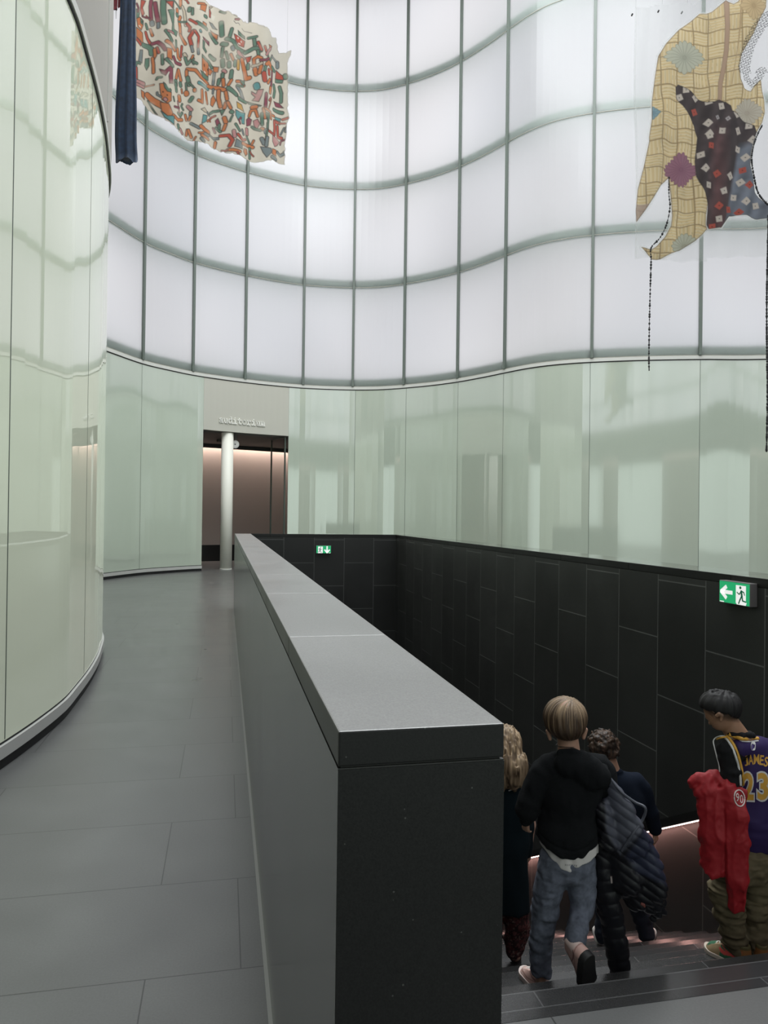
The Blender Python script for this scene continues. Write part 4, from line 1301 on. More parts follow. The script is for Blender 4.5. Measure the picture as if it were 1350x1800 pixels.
wires(mp3, [(1117.5, 13), (1165, 6), (1207, 8), (1290, -50), (1380, -50)], hr2, 0.0015)
# ================================================================== PEOPLE: sculpting tools
def n3(P, sc, seed):
    """smooth 3-D lattice noise, -1..1; P (...,3); sc scalar or 3 scales"""
    G = np.random.RandomState(seed).uniform(-1, 1, (32, 32, 32)).astype(np.float32)
    q = P / np.asarray(sc, np.float32) + 71.37
    i = np.floor(q).astype(np.int32); f = q - i
    f = f * f * (3 - 2 * f); i &= 31; j = (i + 1) & 31
    x, y, z = f[..., 0], f[..., 1], f[..., 2]
    g = lambda a, b, c: G[a, b, c]
    x0, y0, z0, x1, y1, z1 = i[..., 0], i[..., 1], i[..., 2], j[..., 0], j[..., 1], j[..., 2]
    return (((g(x0, y0, z0) * (1 - x) + g(x1, y0, z0) * x) * (1 - y) + (g(x0, y1, z0) * (1 - x) + g(x1, y1, z0) * x) * y) * (1 - z)
            + ((g(x0, y0, z1) * (1 - x) + g(x1, y0, z1) * x) * (1 - y) + (g(x0, y1, z1) * (1 - x) + g(x1, y1, z1) * x) * y) * z)

class Frame:
    """a person's own frame: right, down, away axes at a standing place; unit = s metres"""
    def __init__(f, px, py, D):
        f.D, f.s = D, D / FPX
        f.A = at_depth(px, py, D)
        d = px_ray(px, 900).copy(); d[2] = 0; f.d = d / np.linalg.norm(d)
        f.u = np.array([f.d[1], -f.d[0], 0.0]); f.v = np.array([0, 0, -1.0])
    def c(f, px, py, w=0.0):
        r = at_depth(px, py, f.D + w * f.s) - f.A
        return np.array([r @ f.u, r @ f.v, r @ f.d]) / f.s
    def world(f, L):
        L = np.asarray(L, float)
        return f.A + (L[..., 0:1] * f.u + L[..., 1:2] * f.v + L[..., 2:3] * f.d) * f.s
    def local(f, W):
        r = np.asarray(W, float) - f.A
        return np.stack([r @ f.u, r @ f.v, r @ f.d], -1) / f.s

class Sculpt:
    """distance field on a grid, joined smoothly; mesh() extracts one closed surface"""
    def __init__(s, fr, h=1.6, pad=6):
        s.fr, s.h, s.ops, s.pad = fr, h, [], pad
        s.lo, s.hi = np.full(3, 1e9), np.full(3, -1e9)
    def pt(s, p): return s.fr.c(*p) if isinstance(p, tuple) else np.asarray(p, float)
    def _grow(s, lo, hi):
        s.lo, s.hi = np.minimum(s.lo, lo), np.maximum(s.hi, hi)
    def cap(s, p, q, r1, r2=None, k=5, flat=None, mode='add'):
        p, q = s.pt(p), s.pt(q); r2 = r1 if r2 is None else r2
        m = max(r1, r2) * (max(1.0, flat[1]) if flat else 1.0)
        lo, hi = np.minimum(p, q) - m, np.maximum(p, q) + m
        if mode == 'add': s._grow(lo, hi)
        ba = q - p; L2 = ba @ ba + 1e-9
        def fn(P):
            w = P - p
            sc = 1.0
            if flat is not None:
                dv = np.asarray(flat[0], float); dv = dv / np.linalg.norm(dv)
                w = w + np.outer(w @ dv, dv).reshape(w.shape) * (1 / flat[1] - 1) if w.ndim == 2 else w + (w @ dv)[..., None] * dv * (1 / flat[1] - 1)
                sc = min(1.0, flat[1])
            t = np.clip((w @ ba) / L2, 0, 1)
            return (np.linalg.norm(w - t[..., None] * ba, axis=-1) - (r1 + (r2 - r1) * t)) * (sc if flat is None else 0.5 + 0.5 * sc)
        s.ops.append((mode, fn, lo, hi, k)); return s
    def path(s, pts, rs, k=4, flat=None):
        for a, b, r, q in zip(pts[:-1], pts[1:], rs[:-1], rs[1:]): s.cap(a, b, r, q, k, flat)
        return s
    def ell(s, c, r, k=5, yaw=0.0, pitch=0.0, mode='add'):
        """yaw turns right-axis towards 'away'; pitch tips the away-axis down"""
        c, r = s.pt(c), np.asarray(r, float)
        m = r.max()
        if mode == 'add': s._grow(c - m, c + m)
        cy, sy, cp, sp_ = math.cos(yaw), math.sin(yaw), math.cos(pitch), math.sin(pitch)
        e1 = np.array([cy, 0, sy]); e3 = np.array([-sy, 0, cy]); e2 = np.array([0, 1.0, 0])
        e2, e3 = e2 * cp - e3 * sp_, e3 * cp + e2 * sp_
        Rm = np.stack([e1, e2, e3], 1)
        def fn(P):
            q = (P - c) @ Rm
            k0 = np.linalg.norm(q / r, axis=-1); k1 = np.linalg.norm(q / (r * r), axis=-1)
            return k0 * (k0 - 1) / np.maximum(k1, 1e-6)
        s.ops.append((mode, fn, c - m, c + m, k)); return s
    def func(s, fn, lo, hi, k=3, mode='add'):
        if mode == 'add': s._grow(np.asarray(lo, float), np.asarray(hi, float))
        s.ops.append((mode, fn, np.asarray(lo, float), np.asarray(hi, float), k)); return s
    def cut(s, fn, k=1.5):
        """keep where fn(P) < 0, over the whole grid"""
        s.ops.append(('cut', fn, None, None, k)); return s
    def warp(s, fn):
        s.ops.append(('warp', fn, None, None, 0)); return s
    def field(s):
        lo, hi = s.lo - s.pad, s.hi + s.pad
        n = np.ceil((hi - lo) / s.h).astype(int) + 1
        ax = [lo[i] + s.h * np.arange(n[i]) for i in range(3)]
        F = np.full(n, 50.0, np.float32)
        for mode, fn, a, b, k in s.ops:
            if a is None: sl = tuple(slice(0, m) for m in n)
            else:
                i0 = np.clip(((a - 8 - k - lo) / s.h).astype(int), 0, n); i1 = np.clip(((b + 8 + k - lo) / s.h).astype(int) + 2, 0, n)
                sl = tuple(slice(x, y) for x, y in zip(i0, i1))
            P = np.stack(np.meshgrid(*[ax[i][sl[i]] for i in range(3)], indexing='ij'), -1).astype(np.float32)
            if P.size == 0: continue
            d = np.asarray(fn(P), np.float32); o = F[sl]
            if mode == 'add':
                hh = np.clip(0.5 + 0.5 * (o - d) / k, 0, 1); F[sl] = o * (1 - hh) + d * hh - k * hh * (1 - hh)
            elif mode == 'sub':
                d = -d; hh = np.clip(0.5 - 0.5 * (o - d) / k, 0, 1); F[sl] = o * (1 - hh) + d * hh + k * hh * (1 - hh)
            elif mode == 'cut':
                hh = np.clip(0.5 - 0.5 * (o - d) / k, 0, 1); F[sl] = o * (1 - hh) + d * hh + k * hh * (1 - hh)
            else: F[sl] = o + d
        s.F, s.o = F, lo
        return F, lo
    def surf(s):
        F, lo = s.field(); h = s.h
        F = F + 1e-5 * (F == 0)
        S = F < 0
        nx, ny, nz = F.shape
        acc = np.zeros((nx - 1, ny - 1, nz - 1, 3), np.float32); cnt = np.zeros((nx - 1, ny - 1, nz - 1), np.float32)
        def sl(ax, off):
            return [slice(0, -1) if i == ax else slice(None) for i in range(3)]
        quads = []
        active = []
        for ax in range(3):
            a = [slice(None)] * 3; b = [slice(None)] * 3; a[ax] = slice(0, -1); b[ax] = slice(1, None)
            Fa, Fb = F[tuple(a)], F[tuple(b)]
            cr = (Fa < 0) != (Fb < 0)
            idx = np.argwhere(cr)
            o1, o2 = [i for i in range(3) if i != ax]
            ok = (idx[:, o1] > 0) & (idx[:, o1] < F.shape[o1] - 1) & (idx[:, o2] > 0) & (idx[:, o2] < F.shape[o2] - 1)
            idx = idx[ok]
            fa = Fa[tuple(idx.T)]; fb = Fb[tuple(idx.T)]
            t = fa / (fa - fb)
            pos = idx.astype(np.float32); pos[:, ax] += t
            cells = []
            for d1, d2 in ((-1, -1), (0, -1), (0, 0), (-1, 0)):
                c = idx.copy(); c[:, o1] += d1; c[:, o2] += d2
                np.add.at(acc, tuple(c.T), pos); np.add.at(cnt, tuple(c.T), 1.0)
                cells.append(c)
            flip = (fa < 0)
            if ax == 1: flip = ~flip
            quads.append((cells, flip))
        use = cnt > 0
        ids = np.full(use.shape, -1, np.int64); ids[use] = np.arange(use.sum())
        V = (acc[use] / cnt[use][:, None]) * h + lo
        Q = []
        for cells, flip in quads:
            q = np.stack([ids[tuple(c.T)] for c in cells], 1)
            q[~flip] = q[~flip][:, ::-1]
            Q.append(q)
        return V.astype(float), np.concatenate(Q)
    def value(s, P):
        """trilinear look-up of the finished field"""
        q = (np.asarray(P, float) - s.o) / s.h
        i = np.floor(q).astype(int); i = np.clip(i, 0, np.array(s.F.shape) - 2); f = np.clip(q - i, 0, 1)
        r = 0
        for a in (0, 1):
            for b in (0, 1):
                for c in (0, 1):
                    w = (f[..., 0] if a else 1 - f[..., 0]) * (f[..., 1] if b else 1 - f[..., 1]) * (f[..., 2] if c else 1 - f[..., 2])
                    r = r + w * s.F[i[..., 0] + a, i[..., 1] + b, i[..., 2] + c]
        return r
    def mesh(s, name, mat, parent=None, paint=None):
        V, Q = s.surf()
        col = paint(V) if paint is not None else None
        return mesh_np(name, s.fr.world(V), Q, mat, parent, smooth=True, col=col)

def wrinkle(amp, sc, seed, mask=None):
    def fn(P):
        r = amp * n3(P, sc, seed)
        return r if mask is None else r * mask(P)
    return fn

def hand(S, wrist, d, n, L, curl=0.5, spread=0.12, thumb=0.6):
    """palm, four fingers of different length and a thumb; d along the hand, n towards the palm side; L hand length"""
    d = np.asarray(d, float); d /= np.linalg.norm(d)
    n = np.asarray(n, float); n = n - d * (n @ d); n /= np.linalg.norm(n)
    sd = np.cross(d, n)
    w = S.pt(wrist)
    pl = 0.50 * L
    for o in (-0.13, 0.0, 0.13):
        S.cap(w + sd * o * L * 0.7 + d * 0.06 * L, w + sd * o * L * 1.35 + d * pl, 0.105 * L, 0.10 * L, 3)
    for i, (o, fl, a) in enumerate(((-0.205, 0.42, -1.5), (-0.07, 0.50, -0.4), (0.07, 0.47, 0.5), (0.20, 0.37, 1.6))):
        p = w + sd * o * L + d * pl * 0.96
        ang = 0.15
        r0 = 0.068 * L
        for j, seg in enumerate((0.42, 0.32, 0.26)):
            ang += curl * (0.55 + 0.25 * j) + 0.04 * i
            v = d * math.cos(ang) + n * math.sin(ang) + sd * spread * a * 0.4
            q = p + v / np.linalg.norm(v) * fl * L * seg
            S.cap(p, q, r0 * (1 - 0.10 * j), r0 * (0.92 - 0.12 * j), 1.0)
            p = q
    p = w + sd * -0.14 * L + d * 0.16 * L + n * 0.04 * L
    v1 = d * 0.62 - sd * 0.62 + n * 0.45 * thumb; v1 /= np.linalg.norm(v1)
    q = p + v1 * 0.27 * L
    S.cap(p, q, 0.085 * L, 0.07 * L, 2)
    v2 = d * 0.88 - sd * 0.18 + n * 0.5 * thumb; v2 /= np.linalg.norm(v2)
    S.cap(q, q + v2 * 0.22 * L, 0.068 * L, 0.055 * L, 1)

def head(S, c, R, face, ear=True, k=5):
    """skull, jaw, brow, nose, lips and ears around centre c; face = direction the face looks (local right, down, away)"""
    c = S.pt(c); f = np.asarray(face, float); f /= np.linalg.norm(f)
    up0 = np.array([0, -1.0, 0]); up = up0 - f * (up0 @ f); up /= np.linalg.norm(up); rt = np.cross(up, f)
    def P(a, b, e): return c + (rt * a + up * b + f * e) * R
    def ov(ctr, ra, rb, rc, kk=k):
        M3 = np.stack([rt, up, f], 1); r = np.array([ra, rb, rc]) * R
        m = r.max()
        S._grow(ctr - m, ctr + m)
        def fn(Q):
            q = (Q - ctr) @ M3
            k0 = np.linalg.norm(q / r, axis=-1); k1 = np.linalg.norm(q / (r * r), axis=-1)
            return k0 * (k0 - 1) / np.maximum(k1, 1e-6)
        S.ops.append(('add', fn, ctr - m, ctr + m, kk))
    ov(P(0, 0.12, -0.10), 0.86, 0.92, 1.02)
    ov(P(0, -0.35, 0.28), 0.68, 0.74, 0.66)
    ov(P(0, -0.78, 0.45), 0.42, 0.30, 0.40)
    S.cap(P(-0.34, -0.10, 0.80), P(0.34, -0.10, 0.80), 0.10 * R, None, 4)
    S.cap(P(0, -0.12, 0.88), P(0, -0.45, 1.05), 0.07 * R, 0.12 * R, 2.5)
    S.cap(P(-0.10, -0.47, 0.96), P(0.10, -0.47, 0.96), 0.085 * R, None, 2)
    S.cap(P(-0.20, -0.67, 0.86), P(0.20, -0.67, 0.86), 0.055 * R, None, 1.5)
    S.cap(P(-0.17, -0.77, 0.84), P(0.17, -0.77, 0.84), 0.06 * R, None, 1.5)
    if ear:
        for sg_ in (-1, 1):
            S.cap(P(sg_ * 0.86, 0.02, -0.08), P(sg_ * 0.82, -0.36, -0.02), 0.16 * R, 0.10 * R, 1.5, flat=(rt, 0.55))
            S.cap(P(sg_ * 0.97, 0.12, -0.14), P(sg_ * 0.95, -0.16, -0.22), 0.06 * R, 0.055 * R, 1.2)
    return P

def eyes(P, R, parent, fr, iris=(0.05, 0.03, 0.02)):
    for sg_ in (-1, 1):
        c = P(sg_ * 0.32, -0.20, 0.76)
        th = np.linspace(0, math.pi, 9); V, Fc = [], []
        r = 0.12 * R
        for i, t in enumerate(th):
            for kx in range(12):
                a = 2 * math.pi * kx / 12
                V.append(c + r * np.array([math.sin(t) * math.cos(a), math.cos(t), math.sin(t) * math.sin(a)]))
        for i in range(8):
            for kx in range(12): Fc.append((i * 12 + kx, i * 12 + (kx + 1) % 12, (i + 1) * 12 + (kx + 1) % 12, (i + 1) * 12 + kx))
        mesh_np('eye', fr.world(np.array(V)), Fc, M['eye'], parent, smooth=True)

def shoe(fr, heel, toe, up, parent, H=0.46, W=0.36, h=1.1, upper=None, sole=(.6, .6, .58), sole_h=0.12, lace=(.8, .78, .75), mat=None, side=1, high=0.0):
    """sneaker between heel and toe points on the sole; upper(x, y, z) paints it in units of shoe length"""
    a, b = heel, toe
    ex = b - a; L = np.linalg.norm(ex); ex = ex / L
    up = np.asarray(up, float); ez = up - ex * (up @ ex); ez /= np.linalg.norm(ez); ey = np.cross(ez, ex)
    Rm = np.stack([ex, ey, ez], 1)
    def loc(P): return (P - a) @ Rm / L
    pad = L * 0.75
    lo, hi = np.minimum(a, b) - pad, np.maximum(a, b) + pad
    def outline(q, grow=0.0):
        x, y = q[..., 0], q[..., 1] - 0.03 * np.sin(q[..., 0] * 3.1)
        t = np.clip((x - 0.16) / 0.58, 0, 1)
        r = 0.155 + (W / 2 - 0.155) * t + grow
        dx = x - (0.16 + 0.64 * t)
        return np.sqrt(dx ** 2 * np.where(t >= 1, 0.72, 1.0) + y ** 2) - r
    def f_sole(P):
        q = loc(P); z = q[..., 2] - np.clip(q[..., 0] - 0.75, 0, 1) ** 2 * 0.5
        return np.maximum(outline(q, 0.006), np.abs(z - sole_h / 2) - sole_h / 2) * L
    def f_up(P):
        q = loc(P); x, y, z = q[..., 0], q[..., 1], q[..., 2]
        top = np.interp(x, [0, 0.12, 0.34, 0.55, 0.78, 0.92, 1.05], [H + high, H + 0.02 + high, H - 0.02 + high * 0.8, 0.33, 0.235, 0.18, 0.12])
        zz = z / np.maximum(top, 0.05)
        nar = 0.035 * np.clip(zz, 0, 1) ** 2 + 0.05 * np.clip((x - 0.3) * 2.4, 0, 1) * np.clip(zz, 0, 1) ** 3
        d = np.maximum(outline(q, -0.004 - 0) + nar, np.maximum(z - top, sole_h * 0.5 - z))
        return d * L * 0.9
    def f_open(P):
        q = loc(P)
        return (np.sqrt(((q[..., 0] - 0.2) / 1.25) ** 2 + q[..., 1] ** 2) - 0.105 + np.clip(0.30 - q[..., 2], 0, 1)) * L
    S = Sculpt(fr, h, 2); S.func(f_up, lo, hi, 2.0)
    S.ops.append(('sub', f_open, lo, hi, 1.5)); S.warp(lambda P: -0.9 * np.ones(P.shape[:-1]))
    def pu(V):
        q = loc(V); return upper(q[:, 0], q[:, 1] * side, q[:, 2])
    o = S.mesh('shoe', mat, parent, pu)
    S2 = Sculpt(fr, h, 2); S2.func(f_sole, lo, hi, 1.5); S2.warp(lambda P: -0.5 * np.ones(P.shape[:-1]))
    S2.mesh('sole', plain('sole', sole, 0.6), o)
    mb = MB()
    for i in range(5):
        x = 0.42 + 0.075 * i; z = np.interp(x, [0.34, 0.55, 0.78], [H - 0.01 + high * 0.5, 0.345, 0.245]) + 0.012
        pts = [a + (ex * (x + 0.02 * math.sin(t * 3)) + ey * (0.085 * t) + ez * (z - 0.04 * t * t)) * L for t in np.linspace(-1, 1, 7)]
        mb.tube(fr.world(np.array(pts)), 0.017 * L * fr.s, 6)
    pts = [a + (ex * (0.42 + 0.06 * math.sin(t)) + ey * (0.10 * math.cos(t * 2)) + ez * (H - 0.0 + 0.06 * math.sin(2 * t) + high * 0.5)) * L for t in np.linspace(0, 6.28, 16)]
    mb.tube(fr.world(np.array(pts)), 0.013 * L * fr.s, 6)
    mb.build('laces', plain('laces', lace, 0.8), o, smooth=True)
    return o

def swoosh(x, z, x0, z0, L, th=0.07):
    """mask of a tapering tick-shaped mark on the side of a shoe"""
    t = np.clip((x - x0) / L, 0, 1)
    mid = z0 + 0.17 * (t - 0.28) ** 2 * 1.9 * np.where(t < 0.28, 2.2, 1.0)
    wid = th * (1 - t) ** 0.8 * np.clip(t * 9, 0, 1)
    return (np.abs(z - mid) < wid * 0.5) & (x > x0) & (x < x0 + L)

def text_flat(body, bold=0.0, seg=0.22, shear=0.0):
    """flat outline of characters: 2-D vertices (cap height about 0.7) and faces"""
    cu = bpy.data.curves.new('tmp_text', 'FONT'); cu.body = body; cu.size = 1.0; cu.offset = bold; cu.resolution_u = 4
    o = bpy.data.objects.new('tmp_text', cu); COL.objects.link(o)
    bpy.context.view_layer.update()
    me = bpy.data.meshes.new_from_object(o.evaluated_get(bpy.context.evaluated_depsgraph_get()))
    bpy.data.objects.remove(o); bpy.data.curves.remove(cu)
    bm = bmesh.new(); bm.from_mesh(me); bpy.data.meshes.remove(me)
    bmesh.ops.triangulate(bm, faces=bm.faces)
    for _ in range(4):
        es = [e for e in bm.edges if e.calc_length() > seg]
        if not es: break
        bmesh.ops.subdivide_edges(bm, edges=es, cuts=1); bmesh.ops.triangulate(bm, faces=bm.faces)
    bm.verts.index_update()
    V = np.array([v.co[:2] for v in bm.verts]); Fc = [tuple(v.index for v in f.verts) for f in bm.faces]
    bm.free()
    return V, Fc

def project_on(S, pts, lift=0.6, w0=-120, w1=120):
    """drop picture points on to the finished surface of S along the line of sight; returns local points"""
    SS = S if isinstance(S, (list, tuple)) else [S]
    fr = SS[0].fr; out = []
    ws = np.arange(w0, w1, 1.0)
    for x, y in pts:
        L = fr.c(x, y, 0.0); e = fr.local(EYE); d = L - e; d /= np.linalg.norm(d)
        q = L + np.outer(ws, d); v = np.full(len(ws), 99.0)
        for T_ in SS:
            ok = (q > T_.o + T_.h).all(1) & (q < T_.o + T_.h * (np.array(T_.F.shape) - 2)).all(1)
            v = np.where(ok, np.minimum(v, T_.value(q)), v)
        ins = v < 98
        k = np.argwhere((v < 0) & ins)
        if len(k):
            i = k[0, 0]; t = ws[i]
            if i > 0: t = ws[i - 1] + v[i - 1] / (v[i - 1] - v[i] + 1e-9)
        else: t = ws[np.argmin(np.where(ins, v, 99))]
        out.append(L + d * (t - lift))
    return np.array(out)

M['skin'] = painted('skin', 0.55, bump=0.0)
M['eye'] = plain('dark eye', (0.03, 0.02, 0.018), 0.2)
M['hair'] = painted('hair', 0.5, bump=0.0, sheen=0.0)
M['cloth'] = painted('woven cloth', 0.85, bump=0.25, bscale=500)
M['fleece'] = plain('black fleece', (0.0085, 0.0095, 0.0105), 0.95, bump=0.35, bscale=350, ior=1.25)
M['shoe'] = painted('shoe leather', 0.5, bump=0.0)
def flat_col(c):
    return lambda V: np.tile(np.asarray(c, float), (len(V), 1))
# ================================================================== PEOPLE
# ---- boy in a black hoodie and jeans, walking down
f1 = Frame(1000, 1480, 3.45)
zt2 = -RISE * 2
def on_tread(px, py, z):
    r = px_ray(px, py); t = (z - EYE[2]) / r[2]; return EYE + r * t
TOE1 = f1.local(on_tread(1037, 1736, -RISE))
EX1 = np.array([0.03, 0.90, 0.43]); EX1 /= np.linalg.norm(EX1)
EZ1 = np.array([-0.66, -0.38, 0.65]); EZ1 -= EX1 * (EZ1 @ EX1); EZ1 /= np.linalg.norm(EZ1)
HEEL1 = TOE1 - EX1 * 78
ANK = HEEL1 + EZ1 * 36 + EX1 * 13
def skin1(V):
    c = np.tile(np.array([.40, .235, .165]), (len(V), 1))
    return c * (1 + 0.06 * n3(V, 6, 3)[:, None])
B = Sculpt(f1, 1.5)
HP1 = head(B, (994, 1262, 2), 33.5, (0.10, 0.42, 0.9))
B.cap((997, 1285, 4), (1001, 1332, 0), 17, 20, 6)
B.cap((963.5, 1285, 4), (967, 1299, 2), 4.5, 3.2, 2).cap((1029, 1283, 4), (1026, 1297, 2), 4.5, 3.2, 2)
B.ell((1003, 1388, 0), (46, 62, 28), 8).ell((1000, 1455, 0), (42, 50, 27), 8).ell((998, 1512, 0), (43, 34, 29), 8)
B.cap((962, 1345, 0), (1050, 1347, 0), 16, 16, 8)
B.path([(953, 1352, 0), (930, 1415, 6), (925, 1443, 14)], [14, 11, 7.5])
B.path([(1060, 1354, 0), (1079, 1422, 10), (1082, 1446, 52)], [14, 11, 7.5])
hand(B, (925, 1443, 14), (-0.06, 1, 0.18), (0.5, 0.1, 0.8), 30, 0.42)
hand(B, (1082, 1446, 52), (0.1, 0.35, 0.9), (-0.2, 0.9, -0.2), 30, 0.6)
B.path([(976, 1522, 0), (958, 1606, 12), (951, 1712, 6)], [23, 16, 10])
B.path([(1020, 1525, 0), (1023, 1598, -6), ANK], [23, 16, 10])
B.cap((951, 1722, 6), (944, 1732, 30), 9, 7).cap(ANK, TOE1 - EX1 * 22 + EZ1 * 12, 9, 6)
p1 = B.mesh('person', M['skin'], None, skin1)
tag(p1, 'child with blond-brown hair in black hoodie and jeans walking down the stairs, seen from behind', 'person', 'children on the stairs')
eyes(HP1, 33.5, p1, f1)
# hair: thick bowl shape with fine strands
CR1 = f1.c(1004, 1226, -6)
def strands(crown, amp, n, seed):
    def fn(P):
        q = P - crown
        a = np.arctan2(q[..., 2], q[..., 0]) ; r = np.linalg.norm(q, axis=-1)
        return amp * (np.sin(a * n + 2.2 * np.sin(r / 16.0 + seed)) * 0.6 + 0.6 * n3(np.stack([a * 14, r / 40.0, a * 0 + seed], -1), 1.0, seed)) * np.clip(r / 18, 0.2, 1)
    return fn
Hh = Sculpt(f1, 1.2)
Hh.ell((993.5, 1260, 2), (38, 35.5, 39), 5).ell((994, 1275, -6), (33, 22, 31), 6).ell((998, 1286, -10), (22, 14.5, 17), 6)
Hh.cut(lambda P: np.minimum(P[..., 2] - (f1.c(994, 1262, 30)[2] - 0.55 * (P[..., 1] - f1.c(994, 1262, 0)[1])), 40.0))
Hh.warp(strands(CR1, 1.1, 19, 5))
def haircol1(V):
    q = V - CR1; a = np.arctan2(q[:, 2], q[:, 0]); r = np.linalg.norm(q, axis=1)
    st = n3(np.stack([a * 7 + 0.9 * np.sin(r / 17), r / 38.0, a * 0], -1), 1.0, 8)
    fine = n3(np.stack([a * 30 + 1.2 * np.sin(r / 17), r / 40.0, a * 0 + 3], -1), 1.0, 9)
    k = np.clip(0.50 + 0.45 * st + 0.55 * fine - np.clip((r - 26) / 50, 0, 1) * 0.85, 0, 1)[:, None]  # darkening away from the crown puts shade into the colour, beside real highlights
    return np.array([.050, .030, .018]) * (1 - k) + np.array([.40, .28, .17]) * k
Hh.mesh('hair', M['hair'], p1, haircol1)
# t-shirt below the hoodie
T = Sculpt(f1, 1.5)
T.cap((1000, 1470, 0), (1001, 1535, 0), 50, 51, 4, flat=((0, 0, 1), 0.70))
hem_x = [f1.c(x, 1500, -34)[0] for x in (946, 960, 975, 990, 1004, 1009, 1028, 1050)]
hem_y = [f1.c(1000, y, -34)[1] for y in (1500, 1513, 1521, 1528, 1533, 1525, 1519, 1511)]
T.cut(lambda P: P[..., 1] - np.interp(P[..., 0], hem_x, hem_y) - 2.0 * np.sin(P[..., 2] / 9))
T.cut(lambda P: f1.c(1000, 1478, 0)[1] - P[..., 1])
T.warp(wrinkle(2.2, (9, 34, 14), 31))
def teecol(V):
    c = np.tile(np.array([.66, .64, .61]), (len(V), 1)); b = f1.c(1004, 1504, 0)
    m = (np.abs(V[:, 1] - b[1]) < 1.6) & (np.abs(V[:, 0] - b[0]) < 10) & (V[:, 2] < 0) & (np.sin(V[:, 0] * 2.1) > -0.1)
    c[m] = (.2, .2, .2); return c
T.mesh('t_shirt', M['cloth'], p1, teecol)
# hoodie
Hd = Sculpt(f1, 1.5)
Hd.ell((1002, 1388, 0), (55, 66, 37), 10).ell((997, 1470, 0), (55, 70, 38), 12)
Hd.cap((964, 1344, 0), (1050, 1345, 0), 20, 21, 10)
Hd.path([(951, 1356, 0), (931, 1408, 4), (926, 1424, 8), (924, 1440, 12)], [21, 19, 20, 13], 5)
Hd.path([(1059, 1358, 0), (1076, 1420, 8), (1080, 1440, 42)], [22, 19, 15], 6)
Hd.ell((1016, 1345, -26), (42, 25, 20), 4).ell((1039, 1362, -32), (32, 25, 17), 5)
Hd.path([(984, 1322, -14), (1008, 1322, -25), (1034, 1331, -30), (1062, 1350, -26), (1060, 1364, -26)], [6, 7, 6, 5.5, 5], 4)
Hd.path([(984, 1326, -14), (974, 1330, 10), (996, 1334, 30), (1022, 1328, 14), (1024, 1325, -10)], [6, 7, 8, 7, 6], 5)
hy = [f1.c(1000, y, -34)[1] for y in (1488, 1500, 1508, 1510, 1502, 1487)]
hx = [f1.c(x, 1500, -34)[0] for x in (942, 960, 985, 1010, 1034, 1056)]
Hd.cut(lambda P: P[..., 1] - np.interp(P[..., 0], hx, hy), 4)
Hd.warp(wrinkle(2.6, (26, 30, 26), 41)); Hd.warp(wrinkle(1.6, (9, 16, 12), 42))
hemb = f1.c(1000, 1496, 0)[1]
Hd.warp(lambda P: 1.6 * np.exp(-((P[..., 1] - np.interp(P[..., 0], hx, hy) + 15) / 2.2) ** 2))
Hd.mesh('hoodie', M['fleece'], p1)
# thin black cord round the neck
ring = [f1.c(997, 1310, 3) + np.array([19.3 * math.cos(t), 2.5 * math.sin(t) - 1.0 * math.cos(t), 20.0 * math.sin(t)]) for t in np.linspace(0, 2 * math.pi, 33)]
MB().tube(f1.world(np.array(ring)), 0.0016, 6, caps=False).build('neck_cord', M['gap_black'], p1)
# jeans
J = Sculpt(f1, 1.5)
J.ell((997, 1515, 0), (49, 40, 34), 8)
J.path([(972, 1532, 0), (962, 1570, 8), (957, 1606, 11), (951, 1660, 8), (950.5, 1719, 5)], [27.5, 24.5, 22.5, 19, 17.5], 6)
KN1 = f1.c(1023, 1594, -6)
J.path([(1021, 1540, 0), (1023, 1570, -2), KN1, KN1 * 0.45 + ANK * 0.55, ANK + (KN1 - ANK) * 0.17], [27, 23, 19.5, 16.5, 16], 6)
J.cap(ANK + (KN1 - ANK) * 0.24, ANK + (KN1 - ANK) * 0.17, 18.2, 17.8, 2)
J.cut(lambda P: P[..., 1] - f1.c(950, 1711, 5)[1], 1.0)
kL, kR = f1.c(957, 1625, 10), f1.c(1024, 1610, 0)
J.warp(wrinkle(2.8, (22, 9, 24), 51, lambda P: 0.2 + np.exp(-((P[..., 1] - kL[1]) / 44) ** 2) * (P[..., 0] < f1.c(990, 1600, 0)[0])))
J.warp(wrinkle(1.5, (12, 7, 12), 52)); J.warp(wrinkle(1.2, (8, 20, 8), 53))
def jeancol(V):
    n = n3(V, (9, 26, 9), 55); m = n3(V, 3.0, 56)
    c = np.array([.098, .110, .140]) * (1 + 0.28 * n + 0.18 * m)[:, None]
    worn = np.exp(-((V[:, 1] - f1.c(960, 1560, 0)[1]) / 45) ** 2)[:, None] * 0.35
    return c * (1 + worn)
J.mesh('jeans', M['cloth'], p1, jeancol)
def upper1(x, y, z):
    c = np.tile(np.array([.60, .385, .335]), (len(x), 1))
    c[(x < 0.15) & (z > 0.34)] = (.64, .50, .45)
    c[(x > 0.70)] = (.66, .47, .42)
    c[np.abs(z - (0.20 + 0.25 * np.clip(0.5 - x, 0, 1))) < 0.012] = (.36, .20, .17)
    c[swoosh(x, z, 0.08, 0.30, 0.5, 0.06) & (np.abs(y) > 0.09)] = (.25, .12, .11)
    c[(x < 0.06) & (np.abs(y) < 0.065) & (np.abs(z - 0.43 - 0.4 * y) < 0.028)] = (.03, .03, .03)
    return c
hl = f1.local(on_tread(960, 1753, zt2)); tl = f1.local(on_tread(929, 1720, zt2))
dirl = (tl - hl); dirl[1] = 0; dirl /= np.linalg.norm(dirl)
shoe(f1, hl, hl + dirl * 76, (0, -1, 0), p1, upper=upper1, sole=(.62, .52, .48), mat=M['shoe'], lace=(.78, .74, .70))
shoe(f1, HEEL1, TOE1, EZ1, p1, H=0.60, W=0.42, upper=upper1, sole=(.010, .010, .010), mat=M['shoe'], lace=(.78, .74, .70), sole_h=0.15)

